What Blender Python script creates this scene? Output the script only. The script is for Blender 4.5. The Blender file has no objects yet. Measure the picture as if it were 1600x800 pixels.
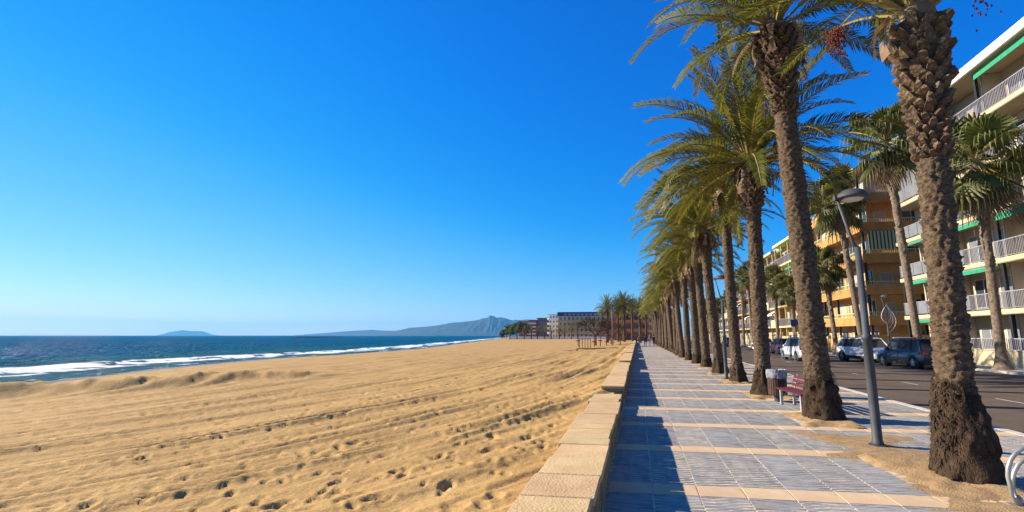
import bpy, bmesh, math, random
import numpy as np
from mathutils import Vector, Matrix
R = math.radians
random.seed(7); rng = np.random.default_rng(7)
S = bpy.context.scene
COL = S.collection

# ------------------------------------------------------------------ camera
cam = bpy.data.cameras.new('camera'); camo = bpy.data.objects.new('camera', cam); COL.objects.link(camo)
cam.sensor_width = 36; cam.lens = 740 / 1600 * 36; cam.shift_x = -0.05
cam.clip_start = 0.05; cam.clip_end = 60000
camo.location = (0, 0, 1.7)
camo.rotation_euler = (R(90 + 9.5125), 0, R(8.788))
S.camera = camo
# ------------------------------------------------------------------ world, sun, exposure
SUN_EL, SUN_AZ = 27.5, 83.0          # azimuth measured from +Y towards -X (out over the sea)
w = bpy.data.worlds.new('World'); S.world = w; w.use_nodes = True
nt = w.node_tree; nt.nodes.clear()
sky = nt.nodes.new('ShaderNodeTexSky'); sky.sky_type = 'NISHITA'; sky.sun_disc = False
sky.sun_elevation = R(SUN_EL); sky.sun_rotation = R(-SUN_AZ); sky.altitude = 0
sky.air_density = 1.0; sky.dust_density = 0.0; sky.ozone_density = 3.0
SKY = 0.085                            # Nishita radiance to scene units; the curve is the camera's vivid colour response, the same for the whole sky
def vm(op, v): n_ = nt.nodes.new('ShaderNodeVectorMath'); n_.operation = op; n_.inputs[1].default_value = (v,) * 3; return n_
m1 = vm('MULTIPLY', SKY); m2 = vm('MULTIPLY', .70 / SKY)
cu = nt.nodes.new('ShaderNodeRGBCurve')
for ch, pts in ((0, [(0, 0), (.09, .0), (.13, .004), (.17, .016), (.21, .047), (.30, .125), (.43, .25), (.62, .48), (.87, .86), (1, .95)]),
                (1, [(0, 0), (.12, .098), (.2, .17), (.27, .235), (.33, .295), (.45, .395), (.62, .53), (.87, .74), (1, .80)]),
                (2, [(0, 0), (.1, .22), (.2, .41), (.3, .555), (.4, .635), (.5, .675), (.714, .70), (1, .72)])):
    c_ = cu.mapping.curves[ch]
    while len(c_.points) < len(pts): c_.points.new(.5, .5)
    for p_, q_ in zip(c_.points, pts): p_.location = q_; p_.handle_type = 'AUTO_CLAMPED'
cu.mapping.extend = 'HORIZONTAL'; cu.mapping.update()
bg = nt.nodes.new('ShaderNodeBackground'); bg.inputs['Strength'].default_value = SKY
wo = nt.nodes.new('ShaderNodeOutputWorld')
for a_, b_ in ((sky.outputs[0], m1.inputs[0]), (m1.outputs[0], cu.inputs['Color']), (cu.outputs[0], m2.inputs[0]), (m2.outputs[0], bg.inputs['Color']), (bg.outputs[0], wo.inputs[0])): nt.links.new(a_, b_)
sl = bpy.data.lights.new('sun', 'SUN'); sl.energy = 5.0; sl.angle = R(0.5); sl.color = (1.0, 0.90, 0.72)
so = bpy.data.objects.new('sun', sl); COL.objects.link(so)
sd = Vector((-math.sin(R(SUN_AZ)) * math.cos(R(SUN_EL)), math.cos(R(SUN_AZ)) * math.cos(R(SUN_EL)), math.sin(R(SUN_EL))))
so.rotation_euler = sd.to_track_quat('Z', 'Y').to_euler(); so.location = sd * 200
S.view_settings.view_transform = 'Standard'; S.view_settings.look = 'None'
S.view_settings.exposure = 1.05; S.view_settings.gamma = 1.0; S.view_settings.use_curve_mapping = False
S.render.engine = 'CYCLES'
S.cycles.max_bounces = 6; S.cycles.diffuse_bounces = 3; S.cycles.glossy_bounces = 3; S.cycles.transmission_bounces = 3
S.cycles.transparent_max_bounces = 6; S.cycles.volume_bounces = 0; S.cycles.use_denoising = True

# ------------------------------------------------------------------ materials
MATS = {}
def mat(name, col, rough=0.75, var=0.18, scale=6.0, bump=0.0, bscale=30.0, metal=0.0, spec=0.3, col2=None, rnd=0.0, stretch=(1, 1, 1), coat=0.0, trans=None, thr=(0.35, 0.65), detail=5):
    """procedural principled material: two tones mixed by noise, optional bump, per-object tint, leaf translucency"""
    if name in MATS: return MATS[name]
    m = bpy.data.materials.new(name); m.use_nodes = True; MATS[name] = m
    n = m.node_tree.nodes; l = m.node_tree.links; b = n['Principled BSDF']
    tc = n.new('ShaderNodeTexCoord'); mp = n.new('ShaderNodeMapping'); mp.inputs['Scale'].default_value = stretch
    l.new(tc.outputs['Object'], mp.inputs[0])
    nz = n.new('ShaderNodeTexNoise'); nz.inputs['Scale'].default_value = scale; nz.inputs['Detail'].default_value = detail; nz.inputs['Roughness'].default_value = 0.6
    l.new(mp.outputs[0], nz.inputs['Vector'])
    rp = n.new('ShaderNodeMapRange'); rp.inputs['From Min'].default_value = thr[0]; rp.inputs['From Max'].default_value = thr[1]
    l.new(nz.outputs[0], rp.inputs[0])
    mx = n.new('ShaderNodeMix'); mx.data_type = 'RGBA'
    c2 = col2 if col2 else tuple(c * (1 - var * 2) for c in col)
    c1 = col if col2 else tuple(min(1, c * (1 + var)) for c in col)
    mx.inputs['A'].default_value = (*c2, 1); mx.inputs['B'].default_value = (*c1, 1)
    l.new(rp.outputs[0], mx.inputs['Factor'])
    out = mx.outputs['Result']
    if rnd:
        oi = n.new('ShaderNodeObjectInfo'); h = n.new('ShaderNodeHueSaturation')
        mr = n.new('ShaderNodeMapRange'); mr.inputs['To Min'].default_value = 1 - rnd; mr.inputs['To Max'].default_value = 1 + rnd
        l.new(oi.outputs['Random'], mr.inputs[0]); l.new(mr.outputs[0], h.inputs['Value'])
        mh = n.new('ShaderNodeMapRange'); mh.inputs['To Min'].default_value = 0.5 - rnd * .08; mh.inputs['To Max'].default_value = 0.5 + rnd * .05
        wn = n.new('ShaderNodeMath'); wn.operation = 'FRACT'; w2 = n.new('ShaderNodeMath'); w2.operation = 'MULTIPLY'; w2.inputs[1].default_value = 7.31
        l.new(oi.outputs['Random'], w2.inputs[0]); l.new(w2.outputs[0], wn.inputs[0]); l.new(wn.outputs[0], mh.inputs[0]); l.new(mh.outputs[0], h.inputs['Hue'])
        l.new(out, h.inputs['Color']); out = h.outputs[0]
    l.new(out, b.inputs['Base Color'])
    b.inputs['Roughness'].default_value = rough; b.inputs['Metallic'].default_value = metal
    b.inputs['Specular IOR Level'].default_value = spec
    if coat: b.inputs['Coat Weight'].default_value = coat; b.inputs['Coat Roughness'].default_value = 0.05
    if bump:
        nb = n.new('ShaderNodeTexNoise'); nb.inputs['Scale'].default_value = bscale; nb.inputs['Detail'].default_value = 6
        l.new(mp.outputs[0], nb.inputs['Vector'])
        bp = n.new('ShaderNodeBump'); bp.inputs['Strength'].default_value = bump; bp.inputs['Distance'].default_value = 0.02
        l.new(nb.outputs[0], bp.inputs['Height']); l.new(bp.outputs[0], b.inputs['Normal'])
    if trans:
        tr = n.new('ShaderNodeBsdfTranslucent'); ms = n.new('ShaderNodeMixShader'); ms.inputs[0].default_value = trans
        mm = n.new('ShaderNodeMix'); mm.data_type = 'RGBA'; mm.blend_type = 'MULTIPLY'; mm.inputs['Factor'].default_value = 1
        mm.inputs['B'].default_value = (1.7, 1.5, 0.6, 1); l.new(out, mm.inputs['A']); l.new(mm.outputs['Result'], tr.inputs[0])
        l.new(b.outputs[0], ms.inputs[1]); l.new(tr.outputs[0], ms.inputs[2]); l.new(ms.outputs[0], n['Material Output'].inputs[0])
    return m

def glass(name, col, rough=0.06):
    m = mat(name, col, rough=rough, var=.1, scale=.8, spec=0.8); return m

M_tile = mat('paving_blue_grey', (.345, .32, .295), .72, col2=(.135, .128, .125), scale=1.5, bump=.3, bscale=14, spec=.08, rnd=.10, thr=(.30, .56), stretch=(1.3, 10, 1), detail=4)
M_band = mat('paving_cream', (.66, .46, .28), .7, col2=(.55, .375, .22), scale=3, bump=.15, bscale=90, rnd=.06)
M_grout = mat('joint_sand', (.58, .47, .33), .9, var=.2, scale=12)
M_cope = mat('coping_stone', (.62, .43, .205), .75, col2=(.52, .34, .155), scale=3.5, bump=.5, bscale=45, rnd=.10)
M_wall = mat('wall_stone', (.36, .25, .12), .85, col2=(.20, .13, .06), scale=7, bump=.9, bscale=22)
M_asph = mat('asphalt', (.122, .086, .060), .9, col2=(.092, .064, .045), scale=1.1, bump=.3, bscale=120)
M_white = mat('white_paint', (.78, .77, .74), .6, var=.05, scale=3)
M_kerb = mat('kerb_stone', (.56, .50, .42), .75, var=.12, scale=6, bump=.2)
M_soil = mat('dry_soil', (.40, .255, .12), .95, col2=(.27, .165, .08), scale=5, bump=.8, bscale=45)
M_steel = mat('grey_steel', (.062, .066, .072), .55, var=.12, scale=4)
M_galv = mat('galvanised_steel', (.42, .41, .39), .38, var=.12, scale=8, metal=.6)
M_black = mat('black_metal', (.018, .018, .02), .5, var=.1, scale=5)
M_rubber = mat('tyre_rubber', (.012, .012, .012), .8, var=.2, scale=9)
M_redwood = mat('red_slats', (.105, .017, .021), .55, var=.2, scale=5, stretch=(1, 6, 6))
M_binwood = mat('bin_slats', (.055, .026, .022), .65, col2=(.10, .045, .036), scale=8, stretch=(6, 6, 1))
M_leaf = mat('date_palm_leaf', (.145, .15, .032), .5, col2=(.07, .088, .022), scale=1.3, rnd=.32, trans=.38, spec=.25)
M_rach = mat('leaf_rib', (.26, .19, .055), .6, var=.2, scale=5)
M_dry = mat('dry_leaf', (.30, .21, .12), .9, col2=(.15, .10, .06), scale=3, rnd=.25, trans=.15)
M_trunk = mat('date_palm_bark', (.17, .112, .066), .95, col2=(.028, .017, .010), scale=13, bump=1.0, bscale=38, thr=(.3, .7), stretch=(1, 1, 1.6))
M_scale = mat('leaf_base_bark', (.19, .125, .07), .9, col2=(.05, .03, .017), scale=12, bump=.8, bscale=30, rnd=.25)
M_root = mat('root_mass', (.075, .045, .024), 1.0, col2=(.028, .017, .010), scale=16, bump=1.0, bscale=60, stretch=(1, 1, .45))
M_fan = mat('fan_palm_leaf', (.165, .165, .052), .55, col2=(.06, .078, .022), scale=1.8, rnd=.3, trans=.3)
M_wtrunk = mat('fan_palm_bark', (.235, .175, .125), .95, col2=(.10, .068, .045), scale=8, bump=1.0, bscale=30)
M_fruit = mat('date_fruit', (.16, .035, .015), .5, var=.3, scale=9)
M_alu = mat('railing_white', (.31, .295, .325), .45, var=.06, scale=3)
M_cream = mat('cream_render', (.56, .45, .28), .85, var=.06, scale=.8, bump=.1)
M_offw = mat('offwhite_render', (.45, .385, .275), .85, var=.07, scale=.7, bump=.1)
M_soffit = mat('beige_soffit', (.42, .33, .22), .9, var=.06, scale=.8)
M_roofw = mat('white_fascia', (.68, .65, .60), .7, var=.05, scale=1)
M_orange = mat('orange_render', (.50, .245, .075), .85, var=.10, scale=.7, bump=.1)
M_orange2 = mat('ochre_render', (.58, .36, .14), .85, var=.10, scale=.7, bump=.1)
M_yellow = mat('yellow_render', (.54, .38, .12), .85, var=.08, scale=.7, bump=.1)
M_brick = mat('red_brick_render', (.40, .145, .07), .9, var=.12, scale=1)
M_brown = mat('brown_render', (.20, .13, .09), .9, var=.1, scale=1)
M_green = mat('green_awning', (.02, .27, .14), .75, var=.1, scale=4)
M_glass = glass('dark_glass', (.035, .045, .06))
M_glassb = glass('blue_glass', (.06, .14, .26))
M_frost = glass('frosted_panel', (.20, .20, .22), .3)
M_frame = mat('window_frame', (.55, .53, .50), .5, var=.06, scale=3)
M_shut = mat('shutter', (.45, .40, .33), .7, var=.1, scale=2, stretch=(1, 1, 14))
M_blue = mat('blue_roof', (.015, .055, .20), .5, var=.15, scale=.6)
M_wood = mat('weathered_wood', (.20, .13, .075), .85, var=.25, scale=4, stretch=(.3, 3, 3))
M_rock = mat('dark_rock', (.05, .048, .045), .9, var=.3, scale=.5, bump=.5, bscale=3)
M_twig = mat('bare_twig', (.115, .068, .036), .9, var=.25, scale=5)
M_tree = mat('tree_leaf', (.055, .085, .022), .7, col2=(.025, .045, .012), scale=2, rnd=.3, trans=.2)
def stripes(name, a, b, freq, axis='X'):
    m = bpy.data.materials.new(name); m.use_nodes = True; n = m.node_tree.nodes; l = m.node_tree.links
    tc = n.new('ShaderNodeTexCoord'); sp = n.new('ShaderNodeSeparateXYZ'); l.new(tc.outputs['Object'], sp.inputs[0])
    mu = n.new('ShaderNodeMath'); mu.operation = 'MULTIPLY'; mu.inputs[1].default_value = freq; l.new(sp.outputs[axis], mu.inputs[0])
    fr = n.new('ShaderNodeMath'); fr.operation = 'FRACT'; l.new(mu.outputs[0], fr.inputs[0])
    gt = n.new('ShaderNodeMath'); gt.operation = 'GREATER_THAN'; gt.inputs[1].default_value = .5; l.new(fr.outputs[0], gt.inputs[0])
    mx = n.new('ShaderNodeMix'); mx.data_type = 'RGBA'; mx.inputs['A'].default_value = (*a, 1); mx.inputs['B'].default_value = (*b, 1)
    l.new(gt.outputs[0], mx.inputs['Factor']); l.new(mx.outputs['Result'], n['Principled BSDF'].inputs['Base Color']); n['Principled BSDF'].inputs['Roughness'].default_value = .8
    return m
M_stripe = stripes('striped_awning', (.02, .13, .07), (.55, .5, .36), 3.2)

# ------------------------------------------------------------------ helpers
class MB:
    def __init__(s): s.v = []; s.f = []; s.mi = []; s.cur = 0
    def add(s, vs, fs):
        o = len(s.v); s.v += [tuple(v) for v in vs]; s.f += [tuple(i + o for i in f) for f in fs]; s.mi += [s.cur] * len(fs); return s
    def box(s, x0, x1, y0, y1, z0, z1):
        return s.add([(x0, y0, z0), (x1, y0, z0), (x1, y1, z0), (x0, y1, z0), (x0, y0, z1), (x1, y0, z1), (x1, y1, z1), (x0, y1, z1)],
                     [(3, 2, 1, 0), (4, 5, 6, 7), (0, 1, 5, 4), (1, 2, 6, 5), (2, 3, 7, 6), (3, 0, 4, 7)])
    def tube(s, pts, rad, n=8, cap=True):
        pts = [Vector(p) for p in pts]
        if not hasattr(rad, '__len__'): rad = [rad] * len(pts)
        o = len(s.v); ref = None
        for i, p in enumerate(pts):
            t = (pts[min(i + 1, len(pts) - 1)] - pts[max(i - 1, 0)]).normalized()
            if ref is None: ref = Vector((1, 0, 0)) if abs(t.x) < .9 else Vector((0, 1, 0))
            a = (ref - t * ref.dot(t)).normalized(); b = t.cross(a); ref = a
            for k in range(n):
                q = 2 * math.pi * k / n; s.v.append(tuple(p + (a * math.cos(q) + b * math.sin(q)) * rad[i]))
        for i in range(len(pts) - 1):
            for k in range(n):
                s.f.append((o + i * n + k, o + i * n + (k + 1) % n, o + (i + 1) * n + (k + 1) % n, o + (i + 1) * n + k)); s.mi.append(s.cur)
        if cap:
            s.f.append(tuple(o + k for k in reversed(range(n)))); s.f.append(tuple(o + (len(pts) - 1) * n + k for k in range(n))); s.mi += [s.cur] * 2
        return s
    def lathe(s, prof, n=20, c=(0, 0, 0), cap=True):
        o = len(s.v)
        for r, z in prof:
            for k in range(n):
                q = 2 * math.pi * k / n; s.v.append((c[0] + r * math.cos(q), c[1] + r * math.sin(q), c[2] + z))
        for i in range(len(prof) - 1):
            for k in range(n):
                s.f.append((o + i * n + k, o + i * n + (k + 1) % n, o + (i + 1) * n + (k + 1) % n, o + (i + 1) * n + k)); s.mi.append(s.cur)
        if cap:
            s.f.append(tuple(o + k for k in reversed(range(n)))); s.f.append(tuple(o + (len(prof) - 1) * n + k for k in range(n))); s.mi += [s.cur] * 2
        return s
    def mesh(s, name, mats, smooth=False):
        m = bpy.data.meshes.new(name); m.from_pydata(s.v, [], s.f)
        for q in (mats if isinstance(mats, (list, tuple)) else [mats]): m.materials.append(q)
        if max(s.mi, default=0): m.polygons.foreach_set('material_index', s.mi)
        if smooth: m.polygons.foreach_set('use_smooth', [True] * len(m.polygons))
        m.update(); return m
    def build(s, name, mats, parent=None, smooth=False):
        return link(name, s.mesh(name, mats, smooth), parent)
def link(name, mesh, parent=None, loc=None, rot=None, scale=None):
    o = bpy.data.objects.new(name, mesh); COL.objects.link(o)
    if parent: o.parent = parent
    if loc is not None: o.location = loc
    if rot is not None: o.rotation_euler = rot
    if scale is not None: o.scale = scale if hasattr(scale, '__len__') else (scale,) * 3
    return o
def tag(o, label=None, cat=None, group=None, kind=None):
    if label: o['label'] = label
    if cat: o['category'] = cat
    if group: o['group'] = group
    if kind: o['kind'] = kind
    return o
def thing(name, label, cat, loc=(0, 0, 0), rz=0, group=None):
    return tag(link(name, None, None, loc, (0, 0, rz)), label, cat, group)
def copy_tree(o, parent=None):
    c = o.copy(); COL.objects.link(c); c.parent = parent
    for ch in list(o.children): copy_tree(ch, c)
    return c
def gridmesh(name, P, m, smooth=True):
    nr, nc = P.shape[:2]
    me = bpy.data.meshes.new(name); nv = nr * nc; me.vertices.add(nv); me.vertices.foreach_set('co', P.reshape(-1).astype(np.float32))
    i = np.arange(nr - 1)[:, None] * nc + np.arange(nc - 1)[None, :]
    q = np.stack([i, i + 1, i + nc + 1, i + nc], -1).reshape(-1, 4)
    me.loops.add(q.size); me.loops.foreach_set('vertex_index', q.reshape(-1).astype(np.int32))
    me.polygons.add(len(q)); me.polygons.foreach_set('loop_start', np.arange(len(q), dtype=np.int32) * 4)
    me.polygons.foreach_set('use_smooth', np.full(len(q), smooth)); me.update(calc_edges=True); me.materials.append(m); return me
_tab = rng.random((256, 256))
def vnoise(x, y):
    xi = np.floor(x).astype(int); yi = np.floor(y).astype(int); fx = x - xi; fy = y - yi
    fx = fx * fx * (3 - 2 * fx); fy = fy * fy * (3 - 2 * fy)
    a = _tab[xi & 255, yi & 255]; b = _tab[(xi + 1) & 255, yi & 255]; c = _tab[xi & 255, (yi + 1) & 255]; d = _tab[(xi + 1) & 255, (yi + 1) & 255]
    return (a * (1 - fx) + b * fx) * (1 - fy) + (c * (1 - fx) + d * fx) * fy - .5
def fbm(x, y, o=4):
    s = 0; a = 1
    for k in range(o): s = s + a * vnoise(x * 2 ** k + 17 * k, y * 2 ** k + 31 * k); a *= .5
    return s
ORD = ['first', 'second', 'third', 'fourth', 'fifth', 'sixth', 'seventh', 'eighth', 'ninth', 'tenth', 'eleventh', 'twelfth', 'thirteenth', 'fourteenth', 'fifteenth', 'sixteenth',
       'seventeenth', 'eighteenth', 'nineteenth', 'twentieth', 'twenty-first', 'twenty-second', 'twenty-third', 'twenty-fourth', 'twenty-fifth', 'twenty-sixth']

# ================================================================== SETTING
SEA = -1.3
_sy = np.array([-200, -20, 10, 23.9, 31.7, 39.8, 52, 67.5, 85.5, 103, 145, 244, 367, 700, 3000.])
_sx = np.array([-12, -26, -34, -38, -42.5, -45, -47, -47.6, -48, -50, -59.4, -82, -112, -190, -700.])
shore = lambda y: np.interp(y, _sy, _sx)
def sand_h(x, y):
    d = x - shore(y)
    inl = np.clip((x + 1) / (shore(y) + 9 + 1), 0, 1)           # 0 at the wall, 1 near the beach face
    z = .34 - 1.22 * inl ** .9
    fade = np.clip((y - 90) / 120, 0, 1); z = z * (1 - fade) + (.12 - .5 * inl ** 3) * fade
    edge = np.clip(d / 9, -4, 1); zb = SEA - .04 + edge * (z - SEA)
    z = np.where(d < 9, np.where(d < 0, SEA - .04 + d * .07, zb), z)
    # scraped ridge of sand
    A = np.array([-34., 9.0]); B = np.array([-15.0, 23.8]); u = B - A; L = np.hypot(*u); u = u / L
    t = (x - A[0]) * u[0] + (y - A[1]) * u[1]; n = (x - A[0]) * u[1] - (y - A[1]) * u[0]
    n = n + 1.2 * vnoise(t * .25, t * 0 + 3)
    ends = np.clip((L - t) / 5, 0, 1) * np.clip((t + 12) / 3, 0, 1)
    lum = 1.0 + .3 * vnoise(t * .4 + 4, n * .35) + .34 * vnoise(t * 1.7 + n * .8, n * .6) + .25 * vnoise(t * 4, n * 1.5)
    z = z + ends * np.exp(-(n / np.where(n > 0, .95, 2.2)) ** 2) * .46 * lum + ends * .14 * np.exp(-((n - 2) / 2.0) ** 2) * vnoise(t * 1.6 + n * .9, n * .5)
    # broad undulation, tracks, wind ripples
    near = np.clip(1.25 - np.hypot(x, y) / 130, .15, 1)
    z = z + .10 * fbm(x * .12 + 5, y * .09, 3) + .022 * fbm(x * .7, y * .35, 3) * near
    # the beach rake's passes curve away from the wall: b is constant along one pass
    b = x + 4.8 * np.exp(-(np.clip(y, -3, 200) - 5) / 9) + .25 * vnoise(y * .12, x * .1); a = y
    z = z + near * (.055 * fbm(a * .16, b * 1.9, 3) + .050 * np.abs(vnoise(a * .42 + 9, b * 5.2)) + .022 * vnoise(a * 1.0 + 2, b * 12) + .008 * vnoise(a * 3, b * 22))
    for k, (x0, amp, wd) in enumerate([(2.0, .05, .2), (.9, .06, .22), (.2, .05, .2), (-1.3, .07, .26), (-2.1, .05, .24), (-3.6, .06, .3), (-4.2, .05, .26), (-6.2, .06, .34), (-6.9, .05, .3), (-9.2, .06, .4), (-11, .05, .4), (-14, .06, .5), (-17, .05, .5), (-20, .06, .5), (-25, .06, .6)]):
        q = (b - x0 - .12 * vnoise(y * .5, y * 0 + k)) / wd
        z = z + 1.8 * amp * (np.exp(-((q - 1) ** 2) * 2) - np.exp(-(q ** 2) * 1.2)) * np.clip(.5 + 1.4 * vnoise(y * .22 + 7 * k, y * 0 + k), 0, 1.2) * np.clip(1.1 - y / 120, 0, 1)
    return z
def make_sand():
    nr, nc = 760, 560
    a = np.linspace(R(-1), R(112), nc); r = 1.2 * np.exp(np.linspace(0, math.log(900 / 1.2), nr))
    a, r = np.meshgrid(a, r)
    X = -.62 - r * np.sin(a); Y = -1 + r * np.cos(a); X = np.minimum(X, -.6)
    Z = sand_h(X, Y)
    # footprints: trails and scattered prints as real dents
    fr = np.random.default_rng(3); prints = []
    for k in range(190):
        x = fr.uniform(-26, -1.5); y = fr.uniform(1, 60); h = R(fr.normal(-14, 18)) if fr.random() < .75 else fr.uniform(0, 6.28); n = fr.integers(8, 30)
        for j in range(n):
            x += -math.sin(h) * .62; y += math.cos(h) * .62; h += fr.normal(0, .06); sgn = (j % 2) * 2 - 1
            prints.append((x + math.cos(h) * .1 * sgn, y + math.sin(h) * .1 * sgn, h + fr.normal(0, .15), fr.uniform(.035, .058), fr.uniform(.45, .75)))
    for k in range(5200):
        y = 1.5 + 50 * fr.random() ** 1.4; x = -1.2 - abs(fr.normal(0, 4.5)) if k % 2 else fr.uniform(-30, -1)
        prints.append((x, y, fr.uniform(0, 6.28), fr.uniform(.016, .038), fr.uniform(.32, .62)))
    az = lambda x, y: (math.atan2(-(x + .62), y + 1), math.hypot(x + .62, y + 1))
    da = R(113) / (nc - 1); dl = math.log(900 / 1.2) / (nr - 1)
    for (x, y, h, dep, sc) in prints:
        if x > -1.05: continue
        aa, rr = az(x, y); j = (aa + R(1)) / da; i = math.log(max(rr, 1.21) / 1.2) / dl; ex = .45 * sc
        wi = int(ex / (rr * dl)) + 2; wj = int(ex / (rr * da)) + 2
        i0, i1, j0, j1 = max(0, int(i) - wi), min(nr, int(i) + wi + 1), max(0, int(j) - wj), min(nc, int(j) + wj + 1)
        if i1 <= i0 or j1 <= j0: continue
        px = X[i0:i1, j0:j1] - x; py = Y[i0:i1, j0:j1] - y
        u = (-px * math.sin(h) + py * math.cos(h)) / (.15 * sc); v = (px * math.cos(h) + py * math.sin(h)) / (.075 * sc); q = u * u + v * v
        Z[i0:i1, j0:j1] += -dep * np.exp(-q ** 2 * .5) + dep * .22 * np.exp(-(np.sqrt(q) - 1.75) ** 2 * 5)
    m = mat('beach_sand', (.48, .292, .108), .95, col2=(.38, .225, .08), scale=.8, bump=1.0, bscale=9, spec=.1)
    n = m.node_tree.nodes; l = m.node_tree.links; b = n['Principled BSDF']
    # wet sand by the water line and dark specks of weed
    at = n.new('ShaderNodeAttribute'); at.attribute_name = 'wet'
    mx = n.new('ShaderNodeMix'); mx.data_type = 'RGBA'; mx.inputs['B'].default_value = (.21, .135, .075, 1)
    src = b.inputs['Base Color'].links[0].from_socket
    sp = n.new('ShaderNodeTexNoise'); sp.inputs['Scale'].default_value = 26; sp.inputs['Detail'].default_value = 3
    tc = n.new('ShaderNodeTexCoord'); l.new(tc.outputs['Object'], sp.inputs['Vector'])
    st = n.new('ShaderNodeMapRange'); st.inputs['From Min'].default_value = .70; st.inputs['From Max'].default_value = .74; l.new(sp.outputs[0], st.inputs[0])
    m2 = n.new('ShaderNodeMix'); m2.data_type = 'RGBA'; m2.inputs['B'].default_value = (.09, .055, .03, 1); l.new(st.outputs[0], m2.inputs['Factor']); l.new(src, m2.inputs['A'])
    gn = n.new('ShaderNodeTexNoise'); gn.inputs['Scale'].default_value = 38; gn.inputs['Detail'].default_value = 4; gn.inputs['Roughness'].default_value = .8; l.new(tc.outputs['Object'], gn.inputs['Vector'])
    gr = n.new('ShaderNodeMapRange'); gr.inputs['From Min'].default_value = .3; gr.inputs['From Max'].default_value = .7; gr.inputs['To Min'].default_value = .66; gr.inputs['To Max'].default_value = 1.3; l.new(gn.outputs[0], gr.inputs[0])
    gm = n.new('ShaderNodeVectorMath'); gm.operation = 'SCALE'; l.new(m2.outputs['Result'], gm.inputs[0]); l.new(gr.outputs[0], gm.inputs['Scale'])
    l.new(at.outputs['Fac'], mx.inputs['Factor']); l.new(gm.outputs[0], mx.inputs['A']); l.new(mx.outputs['Result'], b.inputs['Base Color'])
    rr_ = n.new('ShaderNodeMapRange'); rr_.inputs['To Min'].default_value = .95; rr_.inputs['To Max'].default_value = .25; l.new(at.outputs['Fac'], rr_.inputs[0]); l.new(rr_.outputs[0], b.inputs['Roughness'])
    me = gridmesh('beach', np.stack([X, Y, Z], -1), m)
    d = X - shore(Y); wet = np.clip(1 - (d - 2.2 - 1.5 * fbm(Y * .12, X * .1, 3)) / 1.6, 0, 1)
    A = me.attributes.new('wet', 'FLOAT', 'POINT'); A.data.foreach_set('value', wet.reshape(-1).astype(np.float32))
    tag(link('beach', me), kind='structure')
make_sand()

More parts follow.
